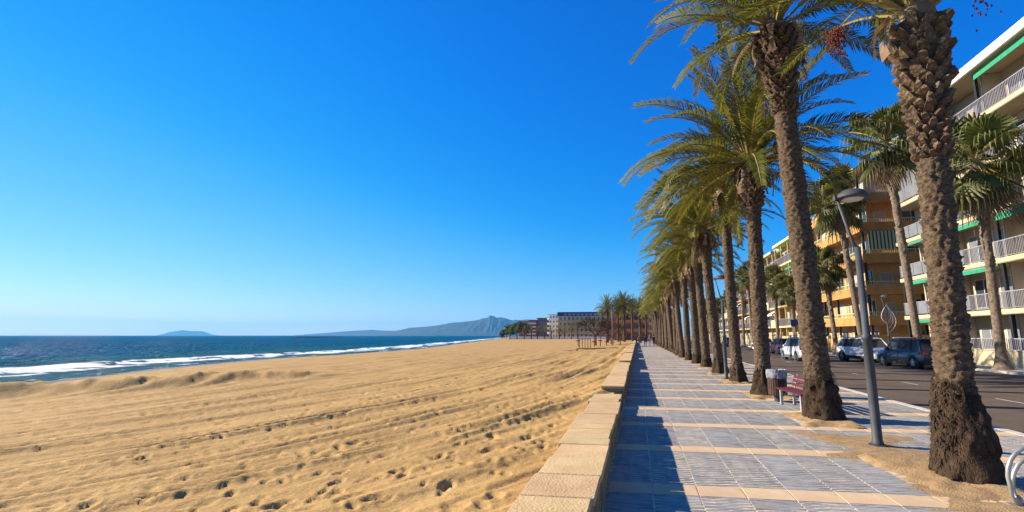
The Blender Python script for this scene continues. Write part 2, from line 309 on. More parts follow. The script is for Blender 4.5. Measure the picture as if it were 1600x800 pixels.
def make_sea():
    nr, nc = 470, 330
    a = np.linspace(R(-3), R(104), nc); r = 14 * np.exp(np.linspace(0, math.log(11900 / 14), nr))
    a, r = np.meshgrid(a, r); X = -r * np.sin(a); Y = r * np.cos(a)
    ds = shore(Y) - X
    wv = np.zeros_like(X); amp = np.clip(1 - r / 900, 0, 1) * np.clip((ds + 1) / 25, .15, 1)
    for k in range(9):
        th = R(rng.uniform(60, 120)); L = rng.uniform(2.5, 15); wv += .016 * L ** .75 * np.sin((X * math.sin(th) + Y * math.cos(th)) * 6.283 / L + rng.uniform(0, 6) + 2 * vnoise(X * .03, Y * .03))
    Z = SEA + wv * amp
    wig = 3.2 * fbm(Y * .045, X * 0 + 2, 3) + 1.0 * vnoise(Y * .3, X * 0 + 8)
    # breaking crests running along the shore
    foam = np.zeros_like(X)
    for c, hgt, wd, fa in ((8.0, .34, 1.5, 1.0), (21, .28, 1.8, .10)):
        q = (ds - c - wig) / wd; brk = np.clip(.55 + 1.6 * vnoise(Y * .028 + c, Y * 0 + 5) + (.6 if c < 12 else 0), 0, 1)
        Z += hgt * np.exp(-q * q) * np.clip(1 - r / 500, .2, 1)
        foam = np.maximum(foam, fa * brk * np.exp(-((q + .4) / 1.25) ** 2))
    nf = .5 + fbm(X * .9, Y * .45, 4)
    foam = foam * 1.25 + .62 * np.exp(-((ds - 4.5 - wig * .8) / 2.4) ** 2) + .55 * np.exp(-((ds - .6 - wig * .25) / .6) ** 2)
    foam = np.clip((foam * (-.05 + 1.9 * nf) - .36) * 1.5, 0, 1)
    cap = np.clip((fbm(X * .11, Y * .045, 4) - .62) * 9, 0, 1) * np.clip((ds - 25) / 40, 0, 1) * np.clip(1 - r / 1500, 0, 1)
    foam = np.maximum(foam, cap * .7); Z += .05 * foam
    m = bpy.data.materials.new('sea_water'); m.use_nodes = True; n = m.node_tree.nodes; l = m.node_tree.links; b = n['Principled BSDF']
    gl = n.new('ShaderNodeBsdfGlossy'); gl.inputs['Roughness'].default_value = .10; b.inputs['Specular IOR Level'].default_value = 0; b.inputs['Roughness'].default_value = 1
    mw = n.new('ShaderNodeMixShader'); mw.inputs[0].default_value = .07          # mean Fresnel of a wavy sea seen at a low angle
    at = n.new('ShaderNodeAttribute'); at.attribute_name = 'shallow'
    cr = n.new('ShaderNodeValToRGB'); cr.color_ramp.elements[0].color = (.0, .085, .18, 1); cr.color_ramp.elements[1].color = (.04, .115, .14, 1)
    e = cr.color_ramp.elements.new(.45); e.color = (.001, .105, .16, 1); l.new(at.outputs['Fac'], cr.inputs[0])
    af = n.new('ShaderNodeAttribute'); af.attribute_name = 'foam'
    tc = n.new('ShaderNodeTexCoord'); nz = n.new('ShaderNodeTexNoise'); nz.inputs['Scale'].default_value = 1.3; nz.inputs['Detail'].default_value = 9; nz.inputs['Roughness'].default_value = .7; l.new(tc.outputs['Object'], nz.inputs['Vector'])
    ad = n.new('ShaderNodeMath'); ad.operation = 'ADD'; l.new(nz.outputs[0], ad.inputs[0]); l.new(af.outputs['Fac'], ad.inputs[1])
    mr = n.new('ShaderNodeMapRange'); mr.inputs['From Min'].default_value = .72; mr.inputs['From Max'].default_value = 1.2; l.new(ad.outputs[0], mr.inputs[0])
    fo = n.new('ShaderNodeBsdfDiffuse'); fo.inputs['Color'].default_value = (.80, .80, .80, 1)
    ms = n.new('ShaderNodeMixShader'); l.new(mr.outputs[0], ms.inputs[0]); l.new(cr.outputs[0], b.inputs['Base Color']); l.new(b.outputs[0], mw.inputs[1]); l.new(gl.outputs[0], mw.inputs[2]); l.new(mw.outputs[0], ms.inputs[1]); l.new(fo.outputs[0], ms.inputs[2])
    l.new(ms.outputs[0], n['Material Output'].inputs[0])
    h = None
    for sc, st in ((.16, 1.0), (.75, .7), (3.2, .25)):
        mp = n.new('ShaderNodeMapping'); mp.inputs['Scale'].default_value = (sc * 1.6, sc * .75, 1); mp.inputs['Rotation'].default_value = (0, 0, R(12)); l.new(tc.outputs['Object'], mp.inputs[0])
        z = n.new('ShaderNodeTexNoise'); z.inputs['Scale'].default_value = 1; z.inputs['Detail'].default_value = 4; l.new(mp.outputs[0], z.inputs['Vector'])
        mu = n.new('ShaderNodeMath'); mu.operation = 'MULTIPLY'; mu.inputs[1].default_value = st; l.new(z.outputs[0], mu.inputs[0])
        if h is None: h = mu.outputs[0]
        else:
            s2 = n.new('ShaderNodeMath'); s2.operation = 'ADD'; l.new(h, s2.inputs[0]); l.new(mu.outputs[0], s2.inputs[1]); h = s2.outputs[0]
    bp = n.new('ShaderNodeBump'); bp.inputs['Strength'].default_value = 1; bp.inputs['Distance'].default_value = 2.2; l.new(h, bp.inputs['Height']); l.new(bp.outputs[0], b.inputs['Normal']); l.new(bp.outputs[0], gl.inputs['Normal'])
    me = gridmesh('sea', np.stack([X, Y, Z], -1), m)
    me.attributes.new('foam', 'FLOAT', 'POINT').data.foreach_set('value', foam.reshape(-1).astype(np.float32))
    sh = np.clip(1 - ds / 42 + .25 * fbm(X * .05, Y * .02, 3), 0, 1)
    me.attributes.new('shallow', 'FLOAT', 'POINT').data.foreach_set('value', sh.reshape(-1).astype(np.float32))
    tag(link('sea', me), kind='structure')
make_sea()

# ground under the town, road, kerbs
tag(MB().box(-.7, 4000, -60, 6000, -1.2, -.30).build('ground', M_soil), kind='structure')
ROADZ = -.12; KX0, KX1 = 6.55, 17.4
tag(MB().box(KX0 + .12, KX1, -40, 420, -.296, ROADZ).build('road', M_asph), kind='structure')
tag(MB().box(KX0 - .07, KX0 + .118, -40, 420, -.296, .004).build('kerb', M_kerb), kind='structure')
tag(MB().box(KX1 + .004, KX1 + .18, -40, 420, -.296, .0).build('kerb', M_kerb), kind='structure')
tag(MB().box(KX1 + .184, 60, -40, 420, -.296, -.008).build('pavement', mat('far_pavement', (.40, .37, .33), .85, var=.12, scale=2)), kind='structure')
mk = MB()
for k in range(-2, 26): y = 1.9 + k * 5.0 + 3.1; mk.box(10.275, 10.355, y, y + 1.1, ROADZ + .001, ROADZ + .005)
M_mark = mat('worn_road_paint', (.42, .40, .36), .8, col2=(.20, .18, .16), scale=9)
tag(mk.build('lane_marking', M_mark), kind='structure')
mk = MB()
for k in range(24): y = -4 + k * 5.6; mk.box(13.1, 14.6, y, y + .1, ROADZ + .001, ROADZ + .005)
tag(mk.build('parking_marking', M_mark), kind='structure')

# ---- promenade paving
prom = tag(MB().box(-.40, KX0 - .074, -6, 230, -.296, -.007).build('promenade', M_grout), kind='structure')
PX0, TW = -.37, .4935; NCOL = 14
def wave_tile(seed, w, L):
    r = np.random.default_rng(seed); ny, nx = 58, 5
    u = np.linspace(0, w, nx); v = np.linspace(0, L, ny); U, V = np.meshgrid(u, v)
    ph = r.uniform(0, 20)
    wob = .05 * np.sin(U * 5 + ph) + .03 * np.sin(U * 11 + V * 2 + ph * 2)
    q = (V + wob) * (1 / .088) + .9 * vnoise(V * 3 + ph, U * 2)
    Z = .0052 * np.clip(np.sin(q * 6.283) * 1.4, -1, 1) * (.45 + .9 * (vnoise(U * 4 + ph, V * 7) + .5)) - .004
    b = MB(); n = nx * ny
    b.v = [(float(a), float(c), float(z)) for a, c, z in zip(U.reshape(-1), V.reshape(-1), Z.reshape(-1))]
    for i in range(ny - 1):
        for j in range(nx - 1): k = i * nx + j; b.f.append((k, k + 1, k + nx + 1, k + nx))
    o = len(b.v); b.v += [(0, 0, -.02), (w, 0, -.02), (w, L, -.02), (0, L, -.02)]
    b.f += [tuple([o] + [o + 1] + [j for j in reversed(range(nx))]), tuple([o + 2, o + 3] + [(ny - 1) * nx + j for j in range(nx)]),
            tuple([o + 3, o] + [i * nx for i in range(ny)]), tuple([o + 1, o + 2] + [i * nx + nx - 1 for i in reversed(range(ny))])]
    b.mi = [0] * len(b.f); return b
TL = 1.615; BL = .365
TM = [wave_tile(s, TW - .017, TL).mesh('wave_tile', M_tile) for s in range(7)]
BMESH = MB().box(0, TW - .017, 0, BL, -.02, 0).mesh('band_stone', M_band)
def is_pit(c, bay):   # two columns, every second bay, hold the palms
    return c in (7, 8) and bay % 2 == 0
NB_OBJ = 21
far_t, far_b = MB(), MB()
tilelist = []
for bay in range(-2, 100):
    y0 = 5.98 + bay * 2.0
    for c in range(NCOL):
        x0 = PX0 + c * TW + .0085
        z = random.uniform(-.0015, .0015)
        if bay < NB_OBJ - 2:
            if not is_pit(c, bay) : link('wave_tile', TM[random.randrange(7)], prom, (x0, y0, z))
            link('band_stone', BMESH, prom, (x0, y0 + TL + .01, z))
        else:
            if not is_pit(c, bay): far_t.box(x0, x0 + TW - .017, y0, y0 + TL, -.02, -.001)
            far_b.box(x0, x0 + TW - .017, y0 + TL + .01, y0 + TL + .01 + BL, -.02, 0)
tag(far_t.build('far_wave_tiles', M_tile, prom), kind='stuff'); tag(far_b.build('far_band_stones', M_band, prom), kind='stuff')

# tree pits and the drifted soil round them
def soil_patch(x0, x1, y0, y1, hgt, seed, spill=0):
    nx, ny = 26, 30; u = np.linspace(0, 1, nx); v = np.linspace(0, 1, ny); U, V = np.meshgrid(u, v)
    X = x0 + U * (x1 - x0); Y = y0 + V * (y1 - y0)
    e = np.minimum.reduce([U, 1 - U, V, 1 - V]) * 2
    Z = -.006 + hgt * np.clip(e * 2.2 + 1.6 * fbm(X * 2.2 + seed, Y * 2.2, 4) - .12 - spill, -.35, 1) + .012 * fbm(X * 9, Y * 9 + seed, 2)
    tag(link('soil', gridmesh('soil', np.stack([X, Y, Z], -1), M_soil)), kind='structure')
for i in range(0, 46):
    y = 5.98 + 4 * i
    if i < 6: soil_patch(3.03, 4.13, y - .12, y + 1.72, .06, i)
    else: tag(MB().box(3.09, 4.06, y, y + 1.61, -.02, .003).build('soil', M_soil), kind='structure')
soil_patch(2.5, 4.6, 7.0, 9.9, .02, 21, .55)
soil_patch(2.7, 4.7, 4.4, 6.6, .02, 22, .5)

# ---- sea wall: coping slabs one by one
def wall_segment(y0, y1, label, seed):
    r = random.Random(seed); t = thing('sea_wall', label, 'wall', (-.655, y0, 0), 0, 'low stone walls along the promenade')
    L = y1 - y0; b = MB(); y = 0
    while y < L - .01:                                     # rough face stones
        l = min(r.uniform(.35, .7), L - y); b.box(-.25, .262 + r.uniform(-.008, .008), y + .004, y + l - .004, -.25, .372); y += l
    tag(b.build('stone_body', M_wall, t), kind='stuff') if False else b.build('stone_body', M_wall, t)
    y = 0
    while y < L - .01:
        l = r.choice((.28, .34, .4, .46, .62, .85)); l = L - y if L - y - l < .25 else l
        j = r.uniform(-.012, .012); xl = -.30 + r.uniform(-.012, .012)
        m = MB().box(xl, .292 + j, y + .009, y + l - .009, .375, .44 + r.uniform(-.004, .004)).mesh('coping_slab', M_cope)
        bm = bmesh.new(); bm.from_mesh(m); bmesh.ops.bevel(bm, geom=bm.edges[:], offset=.007, segments=1, affect='EDGES'); bm.to_mesh(m); bm.free()
        link('coping_slab', m, t, rot=(0, 0, r.uniform(-.003, .003))); y += l
SEG = [(-3.0, 10.75), (12.3, 23.2), (24.8, 35.6), (37.2, 48), (49.6, 60.4), (62, 73), (74.6, 108)]
for i, (a, b_) in enumerate(SEG):
    wall_segment(a, b_, ['low sand-coloured stone sea wall in the foreground, before the first gap', 'low stone sea wall between the first and second gaps', 'low stone sea wall between the second and third gaps',
                         'low stone sea wall between the third and fourth gaps', 'low stone sea wall just past the beach platform', 'low stone sea wall next to the tall pole on the beach', 'farthest stretch of low stone sea wall by the walkers'][i], i)

# ---- mountains across the bay
def ridge(name, label, pts, depth, m, seed, rough=.09):
    # pts: crest points (x, y, z); slopes both sides with gullies
    P = np.array(pts, float); t = np.linspace(0, len(P) - 1, 240); k = np.arange(len(P))
    cx, cy, cz = (np.interp(t, k, P[:, i]) for i in range(3))
    cz = np.maximum(cz + cz * (.07 * fbm(t * 2.2 + seed, t * 0, 4)), 2)
    v = np.linspace(-1, 1, 44); T, V = np.meshgrid(t, v, indexing='ij')
    dirv = np.array([P[-1, 0] - P[0, 0], P[-1, 1] - P[0, 1]]); dirv /= np.hypot(*dirv); nx, ny = dirv[1], -dirv[0]
    wig = rough * fbm(T * 2.6 + V * 1.1 + seed, V * 3.1 + seed, 5) * (1 - V ** 2) * 1.6
    prof = np.clip(1 - np.abs(V), 0, 1) ** 1.15
    X = cx[:, None] + nx * V * depth; Y = cy[:, None] + ny * V * depth
    Z = SEA - 2 + (cz[:, None] + 2) * np.clip(prof + wig * prof ** .4 * (1 - prof) * 2.4, 0, 1.02)
    o = link(name, gridmesh(name, np.stack([X, Y, Z], -1), m)); tag(o, label, kind='structure'); return o
M_mtn = mat('mountain_scrub', (.02, .03, .026), .95, col2=(.04, .044, .038), scale=.006, thr=(.25, .65))
ridge('mountain', 'long blue hazy mountain with a peak across the bay', [(-3130, 5120, 6), (-2870, 5270, 46), (-2684, 5366, 92), (-2440, 5480, 116), (-2280, 5550, 150), (-2040, 5640, 178), (-1880, 5700, 222), (-1788, 5727, 248), (-1740, 5745, 236), (-1640, 5770, 226), (-1543, 5798, 190), (-1380, 5838, 205), (-1232, 5872, 196), (-1000, 5915, 160), (-600, 5970, 120), (300, 5990, 60)], 620, M_mtn, 3)
ridge('mountain', 'paler headland behind the left foot of the blue mountain', [(x * .75, y * .75, z * .75) for x, y, z in ((-6250, 8000, 8), (-5900, 8270, 46), (-5500, 8530, 88), (-5200, 8720, 118), (-4800, 8950, 96), (-4300, 9190, 140), (-3700, 9440, 160))], 400, M_mtn, 9)
ridge('island', 'faint pale island on the horizon', [(x * .78, y * .78, z * .70) for x, y, z in ((-11330, 9830, 4), (-11180, 10000, 90), (-11016, 10180, 150), (-10880, 10330, 120), (-10740, 10470, 122), (-10600, 10600, 40), (-10500, 10700, 4))], 200, M_mtn, 5, .05)
# white town at the mountain's foot
tw = MB(); r_ = random.Random(5)
for k in range(150):
    t = r_.random() ** .8; x = -2750 + t * 1500 + r_.uniform(-8, 8); y = 5000 + t * 430 + r_.uniform(-40, 60); s = r_.uniform(5, 15); tw.box(x, x + s * 1.6, y, y + s, SEA - 1, SEA + r_.uniform(6, 20))
tag(tw.build('distant_town', M_white), 'scattered white houses at the foot of the far mountain', kind='stuff')
tag(MB().box(-2950, -900, 4960, 5700, SEA - 6, SEA + 3).build('far_shore', M_mtn), kind='structure')

# breakwater out at sea
bw = thing('breakwater', 'low dark rock breakwater lying out at sea', 'breakwater', (-432, 594, SEA))
for k in range(54):
    x = -32 + 64 * k / 53 + random.uniform(-.6, .6); s = random.uniform(.9, 1.7)
    bm = bmesh.new(); bmesh.ops.create_icosphere(bm, subdivisions=1, radius=s)
    for v in bm.verts: v.co *= random.uniform(.75, 1.2); v.co.z *= .75
    me = bpy.data.meshes.new('rock'); bm.to_mesh(me); bm.free(); me.materials.append(M_rock); link('rock', me, bw, (x, random.uniform(-1.5, 1.5) + x * .15, .35 + random.uniform(-.2, .5)))
# ================================================================== PALMS
def frond_mesh(name, L, droop, seed, ml, mr, nl=60, leaf=.50, vup=.42, wid=.034, twist=.5):
    """pinnate leaf: curved rib along +X with two rows of narrow leaflets"""
    r = random.Random(seed); b = MB(); N = 12; pts = [Vector((0, 0, 0))]; tang = []
    side_bend = r.uniform(-.12, .12)
    for i in range(N):
        t = (i + .5) / N; a = -droop * t ** 1.6; s = side_bend * t
        d = Vector((math.cos(a) * math.cos(s), math.cos(a) * math.sin(s), math.sin(a))); tang.append(d); pts.append(pts[-1] + d * L / N)
    b.cur = 1; b.tube(pts, [.035 * (1 - .88 * i / N) + .003 for i in range(N + 1)], 4)
    b.cur = 0
    for k in range(nl):
        t = .13 + .86 * (k + r.random() * .5) / nl; f = t * N; i = min(int(f), N - 1); p = pts[i].lerp(pts[i + 1], f - i); T = tang[i]
        prof = min(1, (t - .05) / .22) * (1 - .62 * max(0, t - .45) / .55)
        for sg in (-1, 1):
            l = leaf * prof * r.uniform(.8, 1.15); sd_ = Vector((0, 0, 1)).cross(T).normalized() * sg; up = T.cross(sd_) * sg
            fw = .55 + .75 * t + r.uniform(-.15, .15); d = (sd_ + T * fw + up * (vup + r.uniform(-.25, .25))).normalized()
            d2 = (d + Vector((0, 0, -.42 - r.random() * .35))).normalized()
            wv = (T - d * T.dot(d)).normalized() * wid * .5; m = p + d * l * .55; e = m + d2 * l * .5
            b.add([p - wv * .6, p + wv * .6, m + wv, m - wv, e], [(0, 1, 2, 3), (3, 2, 4)])
    return b.mesh(name, [ml, mr], False)
FR = {'up': [frond_mesh('frond', 3.5, .6, s, M_leaf, M_rach) for s in (1, 2, 3)],
      'arch': [frond_mesh('frond', 3.5, 1.35, s, M_leaf, M_rach) for s in (4, 5, 6, 7)],
      'low': [frond_mesh('frond', 3.2, 1.15, s, M_leaf, M_rach, vup=.3) for s in (8, 9, 10)],
      'dry': [frond_mesh('dry_frond', 2.0, .7, s, M_dry, M_dry, nl=26, leaf=.3, vup=-.35) for s in (11, 12)]}
def stub_mesh(seed, w=.15, h=.22, d=.085, m=M_scale):
    """one cut leaf base: a shield that stands off the trunk at its upper end (local +X out, +Z up)"""
    r = random.Random(seed); b = MB(); j = lambda a: r.uniform(-a, a)
    b.add([(-.03, -w * .5, 0), (-.03, w * .5, 0), (d * .5, w * .45, h * .35 + j(.02)), (d * .5, -w * .45, h * .35 + j(.02)), (d + j(.015), -w * .30, h * .8 + j(.02)), (d + j(.015), w * .30, h * .8 + j(.02)), (d * .75, 0, h + j(.03)), (-.04, -w * .3, h * .9), (-.04, w * .3, h * .9)],
          [(0, 1, 2, 3), (3, 2, 5, 4), (4, 5, 6), (6, 5, 8, 7), (4, 6, 7), (0, 3, 4, 7), (1, 8, 5, 2)])
    return b.mesh('leaf_base', m)
STUB = [stub_mesh(s) for s in range(5)]
STRAP = []
for s in range(3):   # dry hanging petiole straps under a crown
    r = random.Random(s); b = MB(); n = 7; w = .05
    for k in range(n): z = -.95 * k / (n - 1); x = .10 * math.sin(k * .6) + .03 * k * r.random(); b.v += [(x, -w * (1 + .5 * math.sin(k + s)), z), (x + .02, w * (1 + .4 * math.cos(k)), z)]
    b.f = [(2 * k, 2 * k + 1, 2 * k + 3, 2 * k + 2) for k in range(n - 1)]; b.mi = [0] * len(b.f); STRAP.append(b.mesh('dry_strap', M_dry))

def trunk_curve(h, lean, bow): return lambda z: (lean[0] * (z / h) + bow * math.sin(math.pi * z / h), lean[1] * (z / h))
def date_trunk(h, rb, rm, rt, zr, lean, bow, seed, detail=1.0, head=1.5):
    """flared root mass, ringed shaft, swollen head with rows of leaf bases; returns (root mesh builder, shaft builder)"""
    r = np.random.default_rng(seed); cv = trunk_curve(h, lean, bow); out = []
    na = int(30 * detail) // 2 * 2 + 2
    for part, z0, z1, dz in (('root', -.06, zr + .12, .05 / detail), ('shaft', zr - .1, h, .036 / detail)):
        zs = np.arange(z0, z1 + dz, dz); th = np.arange(na) / na * 2 * math.pi; TH, ZZ = np.meshgrid(th, zs)
        base = np.interp(ZZ, [0, zr * .5, zr, h - head, h - head * .45, h], [rb, rb * .86, rm * 1.12, rm, rt * .93, rt])
        c6 = np.cos(TH) * 3; s6 = np.sin(TH) * 3
        if part == 'root':
            up = np.clip((zr + .02 + .5 * vnoise(c6 * 1.5 + seed, s6 * 1.5 + 9) + .25 * vnoise(c6 * 5, s6 * 5) - ZZ) / .16, 0, 1)
            d = .10 * fbm(c6 * 1.1 + seed, s6 * 1.1 + ZZ * 3, 3) + .05 * vnoise(c6 * 4, s6 * 4 + ZZ * 5) + .045 * vnoise(TH * 16 + seed, ZZ * 9) + .03 * vnoise(c6 * 9, s6 * 9 + ZZ * 24)
            rad = base * (.90 + .12 * up) + d * up - .07 * (1 - up) + .09 * np.clip(.25 - ZZ, 0, 1) * (1 + 2 * vnoise(c6 * 1.2, s6 * 1.2 + 4))
        else:
            rows = .088; k = ZZ / rows + 1.3 * vnoise(c6 * .9 + 3, s6 * .9 + ZZ * 2.2) + .5 * vnoise(c6 * 2.5, s6 * 2.5 + ZZ * 5); ncell = 11
            fr_ = k - np.floor(k); cell = (TH / (2 * math.pi) * ncell + .5 * (np.floor(k) % 2)) % 1
            hd = np.clip((ZZ - (h - head * 1.5)) / head, 0, 1)
            scale_ = (fr_ ** 1.7) * (1 - np.abs(2 * cell - 1) ** 2.2)
            amp_ = _tab[np.floor(k).astype(int) & 255, (np.floor(TH / (2 * math.pi) * ncell + .5 * (np.floor(k) % 2)).astype(int) + 7 * seed) & 255]
            d = (.038 + .02 * hd) * scale_ * (.25 + 1.3 * amp_) - .020 + .03 * vnoise(c6 * 2.2, s6 * 2.2 + ZZ * 9) + .02 * fbm(c6 * 5, s6 * 5 + ZZ * 14, 2)
            rad = base + d
        X = rad * np.cos(TH); Y = rad * np.sin(TH)
        off = np.array([cv(z) for z in np.clip(zs, 0, h)]); X += off[:, 0:1]; Y += off[:, 1:2]
        P = np.stack([X, Y, ZZ], -1); P = np.concatenate([P, P[:, :1]], 1); out.append(P)
    return out
def date_palm(x, y, h, label, seed, rb=.36, rm=.24, rt=.33, zr=.75, lean=(0, 0), bow=0, nf=46, detail=1.0, stubs=0, straps=14, swept=.25, size=1.0, dates=0, bushy=1.0, minel=-22):
    r = random.Random(seed); t = thing('date_palm', label, 'palm tree', (x, y, 0), 0, 'date palms along the promenade')
    root, shaft = date_trunk(h, rb, rm, rt, zr, lean, bow, seed, detail)
    tr = link('trunk', gridmesh('trunk', shaft, M_trunk), t); link('root_mass', gridmesh('root_mass', root, M_root), t)
    cx, cy = lean
    if detail > 1.1:                                    # dead root fibres bristling from the base
        fb = MB()
        for k in range(1500):
            z = zr * r.random() ** .8 * 1.05; a = r.uniform(0, 6.283); rr0 = np.interp(z, [0, zr * .5, zr], [rb * 1.02, rb * .9, rm * 1.08]); u = Vector((math.cos(a), math.sin(a), 0)); p = u * rr0 + Vector((0, 0, z)); s_ = Vector((-u.y, u.x, 0)) * .007
            q = p + u * r.uniform(.02, .075) + Vector((0, 0, -r.uniform(.02, .09))) + s_ * r.uniform(-4, 4); fb.add([p - s_, p + s_, q], [(0, 1, 2)])
        tag(fb.build('root_fibres', M_root, t), kind='stuff')
    hub = MB().lathe([(rt * .9, -.12), (rt * .8, .15), (rt * .5, .4), (.06, .6)], 10, (cx, cy, h)).build('crown_heart', M_dry, t)
    if stubs:
        cv = trunk_curve(h, lean, bow); nrow = 0; z = h - .05; put = 0
        while put < stubs and z > zr + .2:
            rr_ = np.interp(z, [zr, h - 1.5, h - .7, h], [rm * 1.1, rm, rt * .93, rt]); sc = .62 + .5 * max(0, min(1, (z - (h - 1.6)) / 1.2)); n = max(7, int(2 * math.pi * rr_ / (.165 * sc)))
            for k in range(n):
                a = (k + .5 * (nrow % 2)) * 2 * math.pi / n + r.uniform(-.05, .05); c = cv(z)
                link('leaf_base', STUB[r.randrange(5)], t, (c[0] + rr_ * math.cos(a) * .98, c[1] + rr_ * math.sin(a) * .98, z - .12 + r.uniform(-.02, .02)), (r.uniform(-.25, .25), r.uniform(-.12, .3), a + r.uniform(-.12, .12)), (sc * r.uniform(.7, 1.5), sc * r.uniform(.75, 1.1), sc * r.uniform(.7, 1.15))); put += 1
            z -= .115 * sc + .01; nrow += 1
    for k in range(straps):
        a = r.uniform(0, 6.28); link('dry_strap', STRAP[r.randrange(3)], t, (cx + (rt + .03) * math.cos(a), cy + (rt + .03) * math.sin(a), h + r.uniform(-.1, .25)), (r.uniform(-.15, .15), r.uniform(-.3, .05), a), (1, r.uniform(.8, 1.6), r.uniform(.55, 1.0)))
    for k in range(nf):
        q = (k + .5) / nf; el = 86 - (86 - minel) * q ** 1.05 + r.uniform(-8, 8); a = k * 2.39996 + r.uniform(-.25, .25)
        if r.random() < swept: a = math.pi + (((a - math.pi + math.pi) % (2 * math.pi)) - math.pi) * .62        # the land breeze sweeps leaves seaward
        kind = 'up' if el > 55 else ('arch' if el > 8 else 'low')
        link('frond', FR[kind][r.randrange(len(FR[kind]))], t, (cx + .14 * math.cos(a), cy + .14 * math.sin(a), h + .18 + .25 * (1 - q)), (r.uniform(-.5, .5), R(-el), a), size * r.uniform(.8, 1.06))
    for k in range(r.randrange(2, 6) if minel < 30 else 0):
        a = r.uniform(0, 6.28); link('dry_frond', FR['dry'][k % 2], t, (cx + rt * math.cos(a), cy + rt * math.sin(a), h + .05), (r.uniform(-.4, .4), R(r.uniform(40, 72)), a), size * r.uniform(.6, .95))
    for k in range(dates):
        a = [-.5, 2.5, 1.2, -1.9][k % 4]; b = MB(); rr = random.Random(k)
        tip = Vector((math.cos(a) * .85, math.sin(a) * .85, h + .35)); c0 = Vector((cx, cy, h + .35)); 
        b.cur = 1; b.tube([c0, c0.lerp(tip, .6) + Vector((0, 0, .3)), tip], [.025, .018, .01], 4); b.cur = 0
        for m in range(260):
            s = Vector((rr.gauss(0, .07), rr.gauss(0, .07), -abs(rr.gauss(0, .2)))); p = tip + s; q = .016
            b.add([p + Vector((q, 0, 0)), p + Vector((-q, 0, 0)), p + Vector((0, q, 0)), p + Vector((0, -q, 0)), p + Vector((0, 0, 1.5 * q)), p + Vector((0, 0, -1.5 * q))], [(0, 2, 4), (2, 1, 4), (1, 3, 4), (3, 0, 4), (2, 0, 5), (1, 2, 5), (3, 1, 5), (0, 3, 5)])
        tag(b.build('date_cluster', [M_fruit, M_rach], t), kind='stuff')
    return t
PY = 6.75
date_palm(3.84, 6.70, 6.0, 'thick date palm nearest the camera, beside the bike rack', 101, rb=.315, rm=.178, rt=.265, zr=1.1, lean=(.16, 0), nf=46, detail=1.7, stubs=165, straps=3, dates=2, size=1.0, minel=38, swept=.1)
date_palm(3.74, 10.86, 8.75, 'tall date palm in front of the red bench, partly hiding it', 102, rb=.37, rm=.235, rt=.40, zr=.9, lean=(-.30, .1), nf=46, detail=1.4, stubs=230, straps=12, size=1.0, minel=2, swept=.3)
date_palm(3.56, 14.80, 6.75, 'date palm rising right behind the slatted bin', 103, rb=.33, rm=.205, rt=.31, zr=.7, lean=(.05, 0), nf=66, detail=1.2, stubs=90, straps=34, size=1.16, minel=-12, swept=.18)
NP = 26
hts = [0, 0, 0, 7.15, 6.4, 6.5, 6.1, 6.6, 5.9, 6.6] + [random.uniform(5.7, 7.2) for _ in range(20)]
for i in range(3, NP):
    lean = (random.uniform(-.5, .12), random.uniform(-.25, .25)); far = i > 9
    date_palm(3.56 + random.uniform(-.08, .1), PY + 4 * i + random.uniform(-.15, .15), hts[i], ORD[i] + ' date palm from the front of the promenade row' if i < NP - 1 else 'farthest date palm of the promenade row', 100 + i * 3,
              rb=random.uniform(.29, .36), rm=random.uniform(.175, .225), rt=.33, zr=.6, lean=lean, bow=random.uniform(-.06, .06), nf=random.randrange(50, 62) if i < 8 else (46 if i < 14 else 32), detail=1.0 if i < 6 else (.6 if i < 12 else .35),
              straps=18 if i < 7 else 4, size=random.uniform(.84, 1.04), minel=random.uniform(-14, 4), swept=.25)
# distant clump where the promenade ends
for k, (x, y, h) in enumerate([(-6.6, 108, 7.2), (-4.6, 116, 7.8), (-2.9, 110, 8.3), (-1.2, 121, 8.2), (.7, 113, 7.4), (-3.8, 128, 8), (2.2, 124, 7.6)]):
    date_palm(x, y, h, ['leftmost tall palm of the far clump at the promenade end', 'tall palm just right of the clump\'s leftmost palm', 'tallest palm in the middle of the far clump', 'tall far palm right behind the clump\'s tallest one', 'right-hand tall palm of the far clump', 'rearmost palm of the far clump by the bare tree', 'far palm between the clump and the promenade row'][k], 300 + k, rm=.25, rb=.3, rt=.4, zr=.4, nf=64, detail=.35, straps=0, size=1.0, swept=.1)

